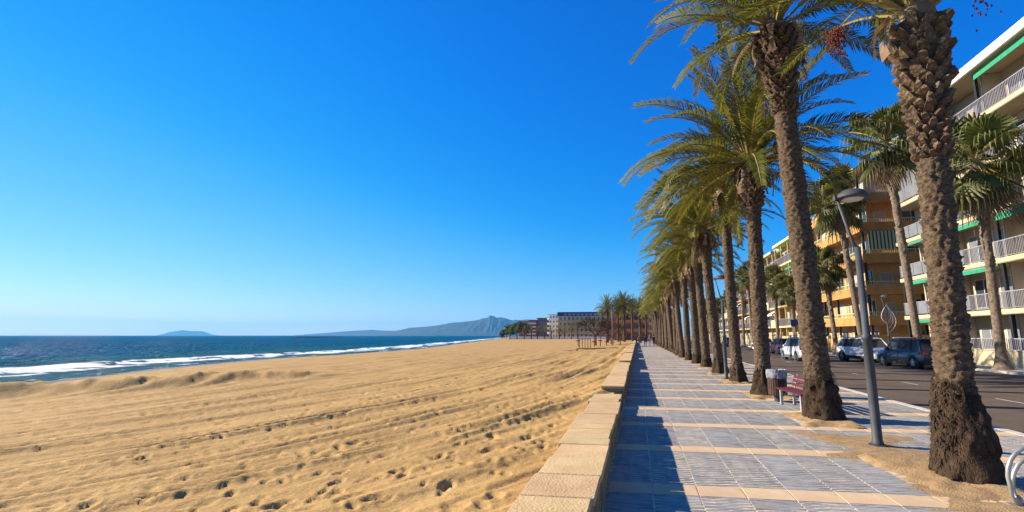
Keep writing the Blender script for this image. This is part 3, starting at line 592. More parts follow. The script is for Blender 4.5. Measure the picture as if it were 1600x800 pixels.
# ---- fan palms across the road
def fan_mesh(seed, el, dead=False):
    """fan leaf with its tilt baked in so that the split tips hang straight down"""
    r = random.Random(seed); b = MB(); n = 22; pet = .35 if dead else r.uniform(.75, 1.05); e = R(el); rad = r.uniform(.62, .78)
    ax = Vector((math.cos(e), 0, math.sin(e))); nn = Vector((-math.sin(e), 0, math.cos(e))); sd_ = Vector((0, 1, 0)); ro = r.uniform(-.5, .5); sd_, nn = sd_ * math.cos(ro) + nn * math.sin(ro), nn * math.cos(ro) - sd_ * math.sin(ro)
    sag = Vector((0, 0, -.10)); p = ax * pet + sag * .6; b.cur = 1; b.tube([(0, 0, 0), ax * pet * .5 + sag * .1, p], [.028, .018, .012], 4); b.cur = 0
    sp = R(150) if not dead else R(70)
    pt = lambda a, q, lift: p + (ax * math.cos(a) + sd_ * math.sin(a)) * q + nn * lift + Vector((0, 0, -.16 * (q / rad) ** 2))
    for k in range(n):
        a0, a1 = -sp + 2 * sp * k / n, -sp + 2 * sp * (k + 1) / n; am = (a0 + a1) / 2; l = rad * (.78 + .22 * math.cos(am * .6)) * r.uniform(.9, 1.1)
        i0, i1, im = pt(a0, l * .55, -.025), pt(a1, l * .55, -.025), pt(am, l * .55, .03); m = pt(am, l * .9, .0); w = (i1 - i0) * .20; hang = l * r.uniform(.35, .75); t_ = m + (m - im) * .25 + Vector((0, 0, -hang)); h_ = m + (m - im) * .22 + Vector((0, 0, -hang * .45))
        b.add([p, i0, im, i1, m - w, m + w, h_ - w * .7, h_ + w * .7, t_], [(0, 1, 2), (0, 2, 3), (1, 4, 2), (2, 5, 3), (2, 4, 5), (4, 6, 7, 5), (6, 8, 7)])
    return b.mesh('dead_fan_leaf' if dead else 'fan_leaf', [M_dry if dead else M_fan, M_rach])
FEL = [75, 50, 25, 0, -25, -50]
FAN = {e: [fan_mesh(s + i * 10, e) for s in range(3)] for i, e in enumerate(FEL)}; DFAN = [fan_mesh(s, -72, True) for s in (80, 81, 82)]
def fan_palm(x, y, h, label, seed, lean=(0, 0), rb=.26, rm=.15, nf=46, detail=1.0, skirt=16, size=1.0):
    r = random.Random(seed); t = thing('fan_palm', label, 'palm tree', (x, y, -.008), 0, 'fan palms on the far pavement')
    na = 18; dz = .07 / detail; zs = np.arange(0, h + dz, dz); TH, ZZ = np.meshgrid(np.arange(na + 1) / na * 2 * math.pi, zs)
    base = np.interp(ZZ, [0, .25, .8, h * .55, h - .5, h], [rb * 1.35, rb, rm * 1.15, rm, rm * 1.25, rm * 1.3])
    hi = np.clip((ZZ - h * .28) / (h * .25), 0, 1); c6, s6 = np.cos(TH) * 3, np.sin(TH) * 3
    rad = base + hi * (.16 * np.clip(vnoise(c6 * 1.6 + seed, s6 * 1.6 + ZZ * 5.5), -.1, 1) + .08 * vnoise(c6 * 3, s6 * 3 + ZZ * 11)) + .012 * vnoise(c6 * 3, s6 * 3 + ZZ * 9)
    P = np.stack([rad * np.cos(TH) + lean[0] * (ZZ / h) ** 1.3, rad * np.sin(TH) + lean[1] * (ZZ / h), ZZ], -1); link('trunk', gridmesh('trunk', P, M_wtrunk), t)
    for k in range(nf):
        q = (k + .5) / nf; el = 78 - 135 * q + r.uniform(-12, 12); a = k * 2.39996 + r.uniform(-.3, .3); e = min(FEL, key=lambda v: abs(v - el))
        link('fan_leaf', FAN[e][r.randrange(3)], t, (lean[0], lean[1], h + .1 + .3 * (1 - q)), (r.uniform(-.12, .12), R(e - el) * .5, a), size * r.uniform(.8, 1.2))
    for k in range(skirt):
        a = r.uniform(0, 6.28); link('dead_fan_leaf', DFAN[k % 3], t, (lean[0] + .1 * math.cos(a), lean[1] + .1 * math.sin(a), h - r.uniform(-.1, .9)), (r.uniform(-.3, .3), r.uniform(-.2, .2), a), size * r.uniform(.7, 1.1))
fan_palm(18.31, 27.8, 10.7, 'fan palm before the white balcony building, right of the nearest palm', 1, lean=(-.15, -.5), nf=32, skirt=26, size=1.8, rm=.2, rb=.34)
fan_palm(18.3, 34.9, 15.2, 'tall fan palm rising behind the dark blue car', 2, lean=(-.35, .5), nf=32, skirt=26, size=1.85, rm=.22, rb=.32)
fan_palm(18.2, 42.6, 13.4, 'tall fan palm in front of the orange building, behind the street lamp', 3, lean=(-.5, 1.2), nf=34, skirt=28, size=1.8, rm=.21, rb=.3)
fan_palm(17.9, 47.2, 8.0, 'short fan palm on the kerb by the white and silver cars', 4, lean=(-.2, .6), nf=36, skirt=14, size=1.4, rm=.19, rb=.3)
fan_palm(18.2, 59.6, 7.0, 'fan palm standing beside the blue square sign', 5, nf=36, skirt=18, size=1.3, rm=.19)
fan_palm(18.2, 66.5, 8.6, 'fan palm half hidden behind the tall palm by the bench', 6, nf=34, skirt=14, size=1.3, rm=.19)
fan_palm(18.1, 80.0, 11.2, 'right one of two far fan palms over the red round sign', 7, nf=34, skirt=14, size=1.35, rm=.2, lean=(-.2, .3))
fan_palm(18.1, 86.5, 11.0, 'left one of two far fan palms over the red round sign', 8, nf=34, skirt=14, size=1.35, rm=.2, lean=(.2, 0))
for k, y in enumerate((98, 112, 128, 146)): fan_palm(18.1, y, random.uniform(7, 10), ['far fan palm past the red round sign', 'far fan palm behind the blue parked car', 'second-farthest fan palm across the road', 'farthest fan palm across the road'][k], 10 + k, nf=32, skirt=8, size=1.3, detail=.6)

# ================================================================== STREET FURNITURE
def street_lamp(x, y, label, h=4.0, ribbons=False, group='street lamps'):
    t = thing('street_lamp', label, 'street lamp', (x, y, 0), 0, group)
    MB().lathe([(.085, 0), (.085, .06), (.072, .08), (.068, 1.62), (.082, 1.63), (.082, 1.70), (.056, 1.72), (.048, h - .85)], 16).build('pole', M_steel, t, True)
    MB().lathe([(.13, -.01), (.13, .025)], 16).build('base_plate', M_steel, t)
    arm = MB().tube([(0, 0, h - .86), (-.06, 0, h - .78), (-.24, 0, h - .02)], [.03, .028, .022], 8).build('arm', M_steel, t, True)
    b = MB(); n = 22; prof = [(.0, .15), (.06, .147), (.15, .125), (.225, .07), (.262, .015), (.265, .0), (.255, -.015), (.17, -.022)]
    b.lathe(prof[1:], n, (.0, 0, h), True); hd = b.build('lamp_head', M_steel, t, True)
    MB().lathe([(.172, -.021), (.14, -.04), (.08, -.05), (.02, -.055)], n, (0, 0, h)).build('diffuser', mat('lamp_diffuser', (.62, .62, .58), .4, var=.05), hd, True)
    MB().box(-.29, -.18, -.05, .05, h - .035, h + .035).build('hinge', M_steel, t)
    if ribbons:
        for k, (rx, z0, z1) in enumerate(((.55, h - .6, h - 2.6), (.35, h - .7, h - 2.3), (.22, h - .5, h - 1.9), (-.4, h - .6, h - 2.0))):
            MB().tube([(rx * math.sin(q * math.pi) + .05, 0, z0 + (z1 - z0) * q - .15 * math.sin(q * 3.1)) for q in [i / 10 for i in range(11)]], .018, 5).build('festive_ribbon', M_white, t)
    return t
street_lamp(3.66, 8.42, 'grey street lamp with dished head beside the nearest palm', 4.0)
for k, y in enumerate((20.1, 31.8, 43.5, 55.2, 67)): street_lamp(3.50 if k else 3.45, y, ['street lamp among the trunks, by the fourth palm', 'street lamp further along the palm row, past the grey bin', 'third promenade lamp along the palm row', 'fourth promenade lamp, nearly hidden by trunks', 'farthest lamp in the palm row'][k], 4.0)
street_lamp(18.0, 38.0, 'lamp across the road hung with white curved ribbons', 4.5, True)

def make_bin(x, y, z, label):
    t = thing('litter_bin', label, 'litter bin', (x, y, z), 0)
    MB().lathe([(.10, 0), (.10, .30)], 14).build('foot', M_steel, t); MB().lathe([(.20, .20), (.215, .66)], 18).build('liner_drum', M_black, t)
    sm = MB().box(.216, .236, -.024, .024, .17, .66).mesh('slat', M_binwood)
    for k in range(24): link('slat', sm, t, rot=(0, 0, k * 2 * math.pi / 24))
    b = MB(); n = 40; rr = random.Random(2)
    ring = []
    for z, rad in ((.60, .252), (.70, .262), (.80, .255), (.815, .235), (.70, .20)):
        for k in range(n): q = 2 * math.pi * k / n; b.v.append(((rad + rr.uniform(-.009, .009)) * math.cos(q), (rad + rr.uniform(-.009, .009)) * math.sin(q), z + rr.uniform(-.018, .018)))
    for i in range(4):
        for k in range(n): b.f.append((i * n + k, i * n + (k + 1) % n, (i + 1) * n + (k + 1) % n, (i + 1) * n + k)); b.mi.append(0)
    b.build('bin_bag', mat('grey_plastic_bag', (.26, .26, .28), .35, var=.2, scale=14, bump=.5, bscale=25), t)
make_bin(3.60, 13.55, 0, 'round bin with dark wooden slats and a grey bag rim')
t = thing('litter_bin', 'small grey bin with a pale domed lid by the palm trunks', 'litter bin', (3.9, 31.0, 0))
MB().lathe([(.2, 0), (.21, .75)], 14).build('drum', M_steel, t); MB().lathe([(.23, .75), (.23, .84), (.16, .93), (.03, .97)], 14).build('lid', M_white, t, True)

# bench: faces the sea? it runs along the promenade with its back to the road
bt = thing('bench', 'dark red slatted bench on white legs beside the tall palm', 'bench', (3.80, 12.38, 0), R(4)); bt.scale = (.86,) * 3
sm = MB().box(-.045, .045, -.9, .9, -.018, .018).mesh('seat_slat', M_redwood)
for k in range(4): link('seat_slat', sm, bt, (-.30 + k * .115, 0, .445 + .006 * k))
bs = MB().box(-.016, .016, -.9, .9, -.042, .042).mesh('back_slat', M_redwood)
for k in range(3): link('back_slat', bs, bt, (.135 + .035 * k, 0, .56 + k * .11), (0, R(14), 0))
M_leg = mat('bench_leg_white', (.36, .35, .34), .5, var=.06)
for sgn in (-.72, .72):
    MB().box(-.30, -.23, sgn - .035, sgn + .035, 0, .425).build('leg', M_leg, bt); MB().box(.06, .13, sgn - .035, sgn + .035, 0, .425).build('leg', M_leg, bt)
    MB().tube([(.10, sgn, .40), (.15, sgn, .55), (.24, sgn, .84)], .022, 6).build('back_support', M_leg, bt); MB().tube([(-.265, sgn, .405), (.1, sgn, .405)], .02, 6).build('seat_bearer', M_leg, bt)
    MB().tube([(-.25, sgn, .18), (-.1, sgn, .36), (.08, sgn, .40)], .014, 6).build('brace', M_leg, bt)

# bike rack: two curved hoops that start from one foot
rk = thing('bike_rack', 'pair of pale steel hoops of a bike rack at the right edge', 'bike rack', (3.66, 5.74, 0))
for k, (dx, hh, ww) in enumerate(((0, .60, .62), (.06, .48, .52))):
    pts = [(dx + .10, .02 * k, 0), (dx + .03, .02 * k, .10)]
    for i in range(13):
        q = math.pi * (1.08 - 1.02 * i / 12); pts.append((dx + .02 + ww * .5 + ww * .5 * math.cos(q), .05 * k, hh - .32 + .32 * math.sin(q)))
    pts += [(dx + ww + .02, .05 * k, .2), (dx + ww - .02, .05 * k, 0)]
    MB().tube(pts, .021, 10).build('hoop', M_galv, rk, True)
MB().box(.02, .22, -.08, .10, -.01, .014).build('foot_plate', M_galv, rk); MB().box(.5, .78, -.08, .10, -.01, .014).build('foot_plate', M_galv, rk)

def road_sign(x, y, label, shape, col, h=2.6):
    t = thing('road_sign', label, 'road sign', (x, y, -.008)); MB().tube([(0, 0, 0), (0, 0, h + .3)], .035, 8).build('post', M_galv, t)
    b = MB()
    if shape == 'square': b.box(-.42, .42, -.05, -.035, h - .42, h + .42)
    else: b.tube([(0, -.05, h), (0, -.035, h)], .4, 20)
    p = b.build('sign_panel', col, t)
    if shape == 'square': MB().box(-.40, .40, -.054, -.0505, h - .40, h - .385).box(-.40, .40, -.054, -.0505, h + .385, h + .40).box(-.40, -.385, -.054, -.0505, h - .385, h + .385).box(.385, .40, -.054, -.0505, h - .385, h + .385).build('border', mat('sign_border', (.25, .33, .5), .5), p)
    else:
        MB().tube([(0, -.056, h), (0, -.0505, h)], .29, 20).build('sign_disc', mat('sign_blue', (.015, .05, .26), .45, var=.05), p)
        MB().add([(-.27, -.059, h + .19), (-.19, -.059, h + .27), (.27, -.059, h - .19), (.19, -.059, h - .27)], [(0, 1, 2, 3)]).build('sign_bar', col, p)
M_sblue = mat('sign_navy', (.008, .035, .20), .45, var=.06); M_sred = mat('sign_red', (.35, .015, .02), .45, var=.06)
road_sign(18.0, 58.8, 'plain blue square traffic sign on a post', 'square', M_sblue, 3.1); road_sign(17.9, 76.5, 'round dark red and blue traffic sign on a post', 'round', M_sred, 3.2)

# ================================================================== CARS
def car(x, y, rz, label, paint, L=4.4, W=1.82, Hh=1.62, lower=None, front_dark=True, estate=.0):
    t = thing('car', label, 'car', (x, y, ROADZ), rz, 'cars in the street')
    lower = lower or M_black; hl = L / 2; hw = W / 2
    # body: sections front (+Y) to rear; (y, zsill, zmid, ztop, w_low, w_mid, w_top)
    sec = [(-hl, .42, .72, .92, .80, .86, .80), (-hl + .10, .30, .70, 1.02, .90, .96, .88), (-hl + .45, .24, .68, 1.06, .95, 1, .93), (-.5, .22, .66, 1.03, .95, 1, .94), (.75, .22, .66, 1.0, .95, 1, .94), (hl - 1.0, .22, .66, .98, .95, 1, .90), (hl - .45, .24, .64, .93, .93, .98, .84), (hl - .12, .28, .62, .84, .84, .90, .74), (hl, .38, .6, .74, .66, .74, .62)]
    b = MB(); n = 8
    for (yy, a, m_, tp, wl, wm, wt) in sec:
        b.v += [(-hw * wl, yy, a), (-hw * wm * .995, yy, (a + m_) / 2), (-hw * wm, yy, m_), (-hw * wt, yy, tp), (hw * wt, yy, tp), (hw * wm, yy, m_), (hw * wm * .995, yy, (a + m_) / 2), (hw * wl, yy, a)]
    for i in range(len(sec) - 1):
        for k in range(n): b.f.append((i * n + k, i * n + (k + 1) % n, (i + 1) * n + (k + 1) % n, (i + 1) * n + k))
    b.f += [tuple(reversed(range(n))), tuple((len(sec) - 1) * n + k for k in range(n))]
    b.f = [tuple(reversed(f)) for f in b.f]; b.mi = [0] * len(b.f)
    body = b.build('body', paint, t, True)
    md = body.modifiers.new('soft', 'BEVEL'); md.width = .045; md.segments = 2; md.limit_method = 'ANGLE'; md.angle_limit = R(28)
    # cabin: glass volume, painted roof and pillars
    yr, yr2, yf2, yf = -hl + .12, -hl + .55, .55, hl - 1.12
    zb, zt = 1.0, Hh - .05; wb_, wt_ = hw * .925, hw * .74
    gl = MB().add([(-wb_, yr, zb), (wb_, yr, zb), (wb_, yf, zb - .03), (-wb_, yf, zb - .03), (-wt_, yr2, zt), (wt_, yr2, zt), (wt_, yf2, zt), (-wt_, yf2, zt)], [(0, 1, 5, 4), (1, 2, 6, 5), (2, 3, 7, 6), (3, 0, 4, 7), (4, 5, 6, 7)]).build('windows', M_glass, t)
    rf = MB().add([(-wt_ * 1.04, yr2 - .14, zt - .02), (wt_ * 1.04, yr2 - .14, zt - .02), (wt_ * 1.04, yf2 + .06, zt - .03), (-wt_ * 1.04, yf2 + .06, zt - .03), (-wt_ * .82, yr2 + .05, zt + .06), (wt_ * .82, yr2 + .05, zt + .06), (wt_ * .84, yf2 - .15, zt + .055), (-wt_ * .84, yf2 - .15, zt + .055)],
                  [(0, 1, 5, 4), (1, 2, 6, 5), (2, 3, 7, 6), (3, 0, 4, 7), (4, 5, 6, 7), (3, 2, 1, 0)]).build('roof', paint, t)
    for sg in (-1, 1):
        def pil(ya, yb, w): MB().tube([(sg * wb_ * 1.0, ya, zb - .02), (sg * wt_ * 1.01, yb, zt)], w, 5).build('pillar', paint, t)
        pil(yr + .06, yr2 - .02, .07); pil(yf, yf2, .045)
        MB().tube([(sg * wb_, -.12, zb), (sg * wt_ * 1.01, -.10, zt)], .035, 5).build('pillar', M_black, t); MB().tube([(sg * wb_, -1.15, zb), (sg * wt_ * 1.01, -1.1, zt)], .04, 5).build('pillar', paint if estate else M_black, t)
        MB().tube([(sg * wt_ * 1.0, yr2 + .2, zt + .065), (sg * wt_ * 1.0, yf2 - .3, zt + .06)], .02, 5).build('roof_rail', M_black, t)
        MB().box(sg * (hw + .02) - .09, sg * (hw + .02) + .09, yf - .35, yf - .2, .98, 1.12).build('mirror', paint, t)
        MB().box(sg * hw * .985 - .02, sg * hw * .985 + .02, -hl + .55, hl - .55, .22, .42).build('sill', lower, t)
        for yy in (-.12, .98): MB().box(sg * hw - .006, sg * hw + .006, yy - .008, yy + .008, .44, .96).build('door_seam', M_black, t)
        for yy in (-.35, .72): MB().box(sg * hw - .02, sg * hw + .022, yy - .11, yy + .05, .80, .835).build('door_handle', paint, t)
        for yy in (-hl + .82, hl - .86):
            MB().tube([(sg * (hw - .30), yy, .36), (sg * (hw + .006), yy, .36)], .41, 22).build('wheel_arch', lower, t)
            wh = MB().tube([(sg * (hw - .22), yy, .335), (sg * (hw - .20), yy, .335), (sg * (hw + .0), yy, .335), (sg * (hw + .022), yy, .335)], [.30, .335, .335, .30], 24).build('wheel', M_rubber, t, False)
            rm_ = MB().tube([(sg * (hw + .015), yy, .335), (sg * (hw + .026), yy, .335)], .215, 20).build('rim', mat('alloy_rim_dark', (.10, .10, .11), .35, metal=.5), wh)
            for k in range(5):
                q = k * 2 * math.pi / 5 + .3; MB().tube([(sg * (hw + .030), yy, .335), (sg * (hw + .030), yy + .2 * math.cos(q), .335 + .2 * math.sin(q))], [.045, .028], 5).build('spoke', mat('alloy', (.55, .55, .56), .3, metal=.7), wh)
        # lamps follow the corners
        MB().box(sg * hw * .80 - .14, sg * hw * .80 + .10, -hl - .006, -hl + .24, .80, .98).build('tail_lamp', mat('tail_red', (.30, .008, .01), .2, var=.1, coat=.5), t)
        MB().box(sg * hw * .70 - .17, sg * hw * .70 + .13, hl - .26, hl - .04, .68, .80).build('headlamp', mat('lamp_lens', (.45, .47, .5), .1, var=.1, spec=.8), t)
    MB().box(-hw * .86, hw * .86, -hl - .035, -hl + .25, .30, .58).build('rear_bumper', lower, t); MB().box(-hw * .70, hw * .70, hl - .2, hl + .03, .28, .50).build('front_bumper', lower, t)
    MB().box(-.36, .36, hl - .12, hl + .02, .56, .68).build('grille', M_black, t)
    MB().box(-.26, .26, -hl - .03, -hl - .0, .70, .81).build('number_plate', M_white, t); MB().box(-.26, .26, hl + .032, hl + .04, .38, .49).build('number_plate', M_white, t)
    MB().box(-hw * .62, hw * .62, yr2 - .24, yr2 - .05, zt - .005, zt + .035).build('spoiler', paint, t)
    return t
P_navy = mat('paint_navy', (.008, .016, .06), .28, var=.1, scale=1, coat=1); P_white = mat('paint_white', (.74, .74, .74), .3, var=.03, scale=1, coat=.25); P_silver = mat('paint_silver', (.62, .63, .65), .32, var=.05, scale=1, coat=.25)
P_maroon = mat('paint_maroon', (.16, .012, .03), .28, var=.1, scale=1, coat=1); P_blue = mat('paint_blue', (.02, .06, .2), .3, var=.1, coat=1)
P_grey = mat('bumper_grey', (.12, .12, .125), .6, var=.1)
car(15.75, 30.8, R(6), 'dark navy blue car parked nearest, seen from behind', P_navy, W=1.85, Hh=1.66)
car(15.95, 36.9, R(180 + 12), 'silver white crossover facing us behind the lamp post', P_silver, W=1.86, Hh=1.66)
car(12.05, 38.2, R(3), 'white compact crossover seen from behind, beside the tall palm trunk', P_white, W=1.86, Hh=1.66, L=4.3, lower=P_grey)
car(14.3, 50.6, R(4), 'maroon hatchback just ahead of the white crossover', P_maroon, L=4.1, W=1.75, Hh=1.52)
car(15.4, 62.5, R(186), 'white car parked beyond the maroon hatchback', P_white, L=4.2, W=1.78, Hh=1.48)
car(15.2, 84, R(2), 'blue car far down the road between the palm trunks', P_blue, L=4.3, W=1.78, Hh=1.5)
# ================================================================== BUILDINGS
_WM = {}
def window(parent, p, w, h, face='x', gm=None, fm=None, mull=1, name='window'):
    """framed window with a recessed pane; p = centre on the wall; faces -X or -Y"""
    gm = gm or M_glass; fm = fm or M_frame; key = (round(w, 2), round(h, 2), gm.name, fm.name, mull)
    if key not in _WM:
        a, b = w / 2, h / 2; f = MB()
        f.box(-.05, .0, -a, a, b - .06, b).box(-.05, .0, -a, a, -b, -b + .06).box(-.05, .0, -a, -a + .06, -b + .06, b - .06).box(-.05, .0, a - .06, a, -b + .06, b - .06)
        for k in range(mull): y = -a + w * (k + 1) / (mull + 1); f.box(-.045, .0, y - .025, y + .025, -b + .06, b - .06)
        _WM[key] = (f.mesh(name, fm), MB().box(-.018, -.004, -a + .061, a - .061, -b + .061, b - .061).mesh('pane', gm))
    fm_, pm = _WM[key]; o = link(name, fm_, parent, p, (0, 0, 0) if face == 'x' else (0, 0, math.pi / 2)); link('pane', pm, o); return o
def bars(b, p0, p1, z0, h, step=.13, r=.011, axis='y'):
    a, c = p0, p1; n = max(2, int(round(abs(c[1] - a[1] if axis == 'y' else c[0] - a[0]) / step)))
    for k in range(n + 1):
        x = a[0] + (c[0] - a[0]) * k / n; y = a[1] + (c[1] - a[1]) * k / n; b.box(x - r, x + r, y - r, y + r, z0, z0 + h - .03)
    e = .02
    b.box(min(a[0], c[0]) - e, max(a[0], c[0]) + e, min(a[1], c[1]) - e, max(a[1], c[1]) + e, z0 + h - .03, z0 + h + .015); b.box(min(a[0], c[0]) - e * .7, max(a[0], c[0]) + e * .7, min(a[1], c[1]) - e * .7, max(a[1], c[1]) + e * .7, z0 - .025, z0)
    return b
# ---- white balcony building on the right
WX, WY0, WY1 = 21.0, 15.0, 41.6; LV = [3.2, 6.15, 9.1, 12.05, 15.0]; RZ = 18.05
wb = thing('apartment_building', 'white apartment block with long balconies and green awnings', 'building', (WX, WY0, 0)); LW = WY1 - WY0
MB().box(1.65, 13, .02, LW - .02, -.3, RZ - .25).build('wall', M_offw, wb)
MB().box(-.35, 13.2, -.2, LW + .2, RZ - .22, RZ + .30).build('roof', M_roofw, wb)
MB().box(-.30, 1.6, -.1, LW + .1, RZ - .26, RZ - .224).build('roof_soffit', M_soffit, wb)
NBAY = 5; BAY = LW / NBAY
for i, z in enumerate([0] + LV):
    if i:
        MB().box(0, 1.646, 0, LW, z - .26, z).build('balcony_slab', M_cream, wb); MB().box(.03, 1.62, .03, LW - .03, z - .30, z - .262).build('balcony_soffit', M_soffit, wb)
        bars(MB(), (.06, .1), (.06, LW - BAY * 1.45), z + .09, .92, .115, .013).build('railing', M_alu, wb)
        y = LW - BAY * 1.45 + .06
        while y < LW - .3:
            l = min(1.15, LW - .1 - y); MB().box(.04, .07, y, y + l - .05, z + .10, z + .98).build('railing_panel', M_frost, wb); y += l
        MB().box(.03, .08, LW - BAY * 1.45, LW - .05, z + .985, z + 1.02).build('hand_rail', M_alu, wb)
        bars(MB(), (.06, LW - .06), (1.6, LW - .06), z + .09, .92, .115, .013, 'x').build('railing', M_alu, wb)
    top = (LV + [RZ])[i] - .31
    for k in range(NBAY + 1):
        y = min(max(k * BAY, .12), LW - .12)
        if i: MB().box(.14, .30, y - .085, y + .085, z, top).build('column', M_black if k % 2 == 1 or k == NBAY else M_alu, wb)
        elif k: MB().box(.14, .34, y - .1, y + .1, -.2, top).build('column', M_black, wb)
        if 0 < k < NBAY: MB().box(.55, 1.645, y - .06, y + .06, z, top).build('partition_wall', M_offw, wb)
    for k in range(NBAY):
        y = (k + .5) * BAY; g_ = [M_glass, M_frost, M_glassb, M_frost][(k * 3 + i * 2) % 4]
        window(wb, (1.645, y - 1.15, z + 1.12), 2.1, 2.1, 'x', g_); window(wb, (1.645, y + 1.3, z + 1.22), 1.7, 1.9, 'x', M_frost if (i + k) % 2 else M_glass)
    window(wb, (4.5, .016, z + 1.4), 1.4, 1.3, 'y'); 
for (i, k, hh, part) in ((5, 2, .42, 1), (5, 4, .2, .8), (4, 4, .3, .9), (3, 1, .34, 1), (2, 4, .2, .7), (2, 2, .42, 1), (1, 3, .30, 1), (1, 4, .28, .75), (2, 3, .32, .8), (0, 4, .24, .85), (3, 3, .36, 1)):
    top = (LV + [RZ])[i] - .33; y0 = k * BAY + .25; y1 = y0 + (BAY - .5) * part
    aw = MB().add([(-.02, y0, top - hh * .4), (-.02, y1, top - hh * .4), (.10, y1, top), (.10, y0, top), (-.02, y0, top - hh), (-.02, y1, top - hh), (.0, y1, top - hh), (.0, y0, top - hh), (.0, y0, top - hh * .4), (.0, y1, top - hh * .4)], [(0, 1, 2, 3), (4, 5, 1, 0), (7, 6, 9, 8), (4, 7, 6, 5)]).build('awning', M_green, wb)
    MB().tube([(.12, y0 - .03, top - .03), (.12, y1 + .03, top - .03)], .055, 8).build('awning_roll', M_alu, aw)
for y, z in ((LW - 4, 12.05), (LW - 2.8, 15.0)): MB().box(-.04, .0, y, y + 2.2, z + .1, z + 2.45).build('glazed_screen', M_frost, wb)
# garden wall with railing in front of it
gw = thing('garden_wall', 'low cream wall with white railing before the balcony building', 'wall', (19.85, 12, 0)); 
MB().box(-.12, .12, 0, 29.5, -.3, .86).build('wall_body', M_cream, gw); MB().box(-.16, .16, -.02, 29.52, .862, .92).build('wall_cap', M_offw, gw)
bars(MB(), (0, .2), (0, 29.3), .95, .58, .125, .014).build('railing', M_alu, gw)

def block(label, x0, y0, y1, depth, levels, mw, mb, bal=1.25, rail='solid', railm=None, sidebal=True, nbay=4, name='apartment_building', cat='building', blinds=(), wm=None, par=.55, roofm=None, seed=0, base=None, colm=None, hang=True):
    """stacked flats with wrap-round balconies on the street (-X) and near (-Y) faces"""
    r = random.Random(seed); t = thing(name, label, cat, (x0, y0, 0)); L = y1 - y0; railm = railm or M_alu; sb = bal if sidebal else 0
    top = levels[-1]; MB().box(bal, depth, sb, L, -.3, top - .02).build('wall', mw, t)
    MB().box(-.1 if hang else bal - .15, depth + .1, -.1 if sidebal else -.05, L + .05, top, top + .34).build('roof', roofm or mb, t)
    MB().box(bal + 1.5, bal + 4, L * .35, L * .35 + 3, top + .342, top + 2.0).build('roof_house', mw, t)
    zs = [0] + list(levels)
    for i in range(len(levels)):
        z, zn = zs[i], zs[i + 1]; h = zn - z
        if i:
            MB().box(0, bal - .004, 0, L, z - .2, z).build('balcony_slab', mb, t)
            if sidebal: MB().box(bal, depth - 1, 0, bal - .004, z - .2, z).build('balcony_slab', mb, t)
            if rail == 'solid':
                MB().box(0, .12, 0, L, z + .002, z + par).build('parapet', mb, t)
                if sidebal: MB().box(.122, depth - 1, 0, .12, z + .002, z + par).build('parapet', mb, t)
                b = MB(); bars(b, (.06, .06), (.06, L - .06), z + par + .03, .95 - par, .16, .013)
                if sidebal: bars(b, (.2, .06), (depth - 1.1, .06), z + par + .03, .95 - par, .16, .013, 'x')
                b.build('railing', railm, t)
            else:
                yy = 0
                while yy < L - 1:
                    l = min(L / nbay, L - yy); 
                    if r.random() < .85: bars(MB(), (.06, yy + .1), (.06, yy + l - .1), z + .08, .95, .14, .014).build('railing', railm, t)
                    else: MB().box(.02, .1, yy + .1, yy + l - .1, z + .05, z + 1.0).build('parapet', mb, t)
                    yy += l
                if sidebal: bars(MB(), (.2, .06), (depth - 1.1, .06), z + .08, .95, .14, .014, 'x').build('railing', railm, t)
        for k in range(nbay + 1):
            y = min(max(k * L / nbay, .15), L - .15); MB().box(.14, .32, y - .09, y + .09, z if i else -.25, zn - .205).build('column', colm or M_black, t)
        if sidebal:
            for xx in (depth * .42, depth - 1.2): MB().box(xx, xx + .18, .14, .32, z if i else -.25, zn - .205).build('column', colm or M_black, t)
        for k in range(nbay):
            y = (k + .5) * L / nbay
            if y < sb + 1: y = sb + 1.2
            window(t, (bal - .004, y - .5, z + 1.15), 1.5, 2.0, 'x', M_glass if r.random() < .6 else M_shut); window(t, (bal - .004, y + 1.0, z + 1.4), .9, 1.2, 'x', M_shut if r.random() < .5 else M_glass, mull=0)
        for k in range(3):
            xx = bal + 1.1 + k * 2.2
            if xx < depth - 1: window(t, (xx, sb - .004, z + 1.25), 1.1, 1.9 if k % 2 else 1.3, 'y', M_glass if k % 2 else M_shut, mull=0)
        for (bi, side, k, m_) in blinds:
            if bi == i:
                if side == 'y': MB().box(.4 + k, .4 + k + 2.6, -.05, -.03, z + 1.0, zn - .22).build('awning', m_, t)
                else:
                    ya, yb = k * L / nbay + .3, (k + 1) * L / nbay - .3; zt = zn - .25
                    MB().add([(bal - .3, ya, zt), (bal - .3, yb, zt), (-.5, yb, zt - .75), (-.5, ya, zt - .75), (-.5, ya, zt - 1.0), (-.5, yb, zt - 1.0), (bal - .3, ya, zt - .03), (bal - .3, yb, zt - .03), (-.48, yb, zt - .78), (-.48, ya, zt - .78)], [(0, 1, 2, 3), (3, 2, 5, 4), (6, 9, 8, 7)]).build('awning', m_, t)
    return t
ob = block('orange apartment block with striped awning and black columns', 20.5, 46.3, 60.2, 11, [2.8, 5.55, 8.45, 11.35, 14.2, 16.9], M_orange2, M_orange, seed=1, nbay=4, blinds=((3, 'y', .2, M_stripe),), railm=mat('yellow_rail', (.70, .62, .28), .6, var=.05), par=.62)
MB().box(-1.2, -1.0, .2, 13, -.3, 1.35).build('terrace_wall', mat('garden_orange', (.70, .34, .10), .85, var=.1, scale=.6), ob)
for k in range(5): MB().box(-1.26, -.94, .2 + k * 3.1, .62 + k * 3.1, -.3, 1.7).build('terrace_pier', M_cream, ob)
MB().box(-.9, 9.5, -.6, -.42, -.3, 1.75).build('terrace_wall', M_orange, ob)
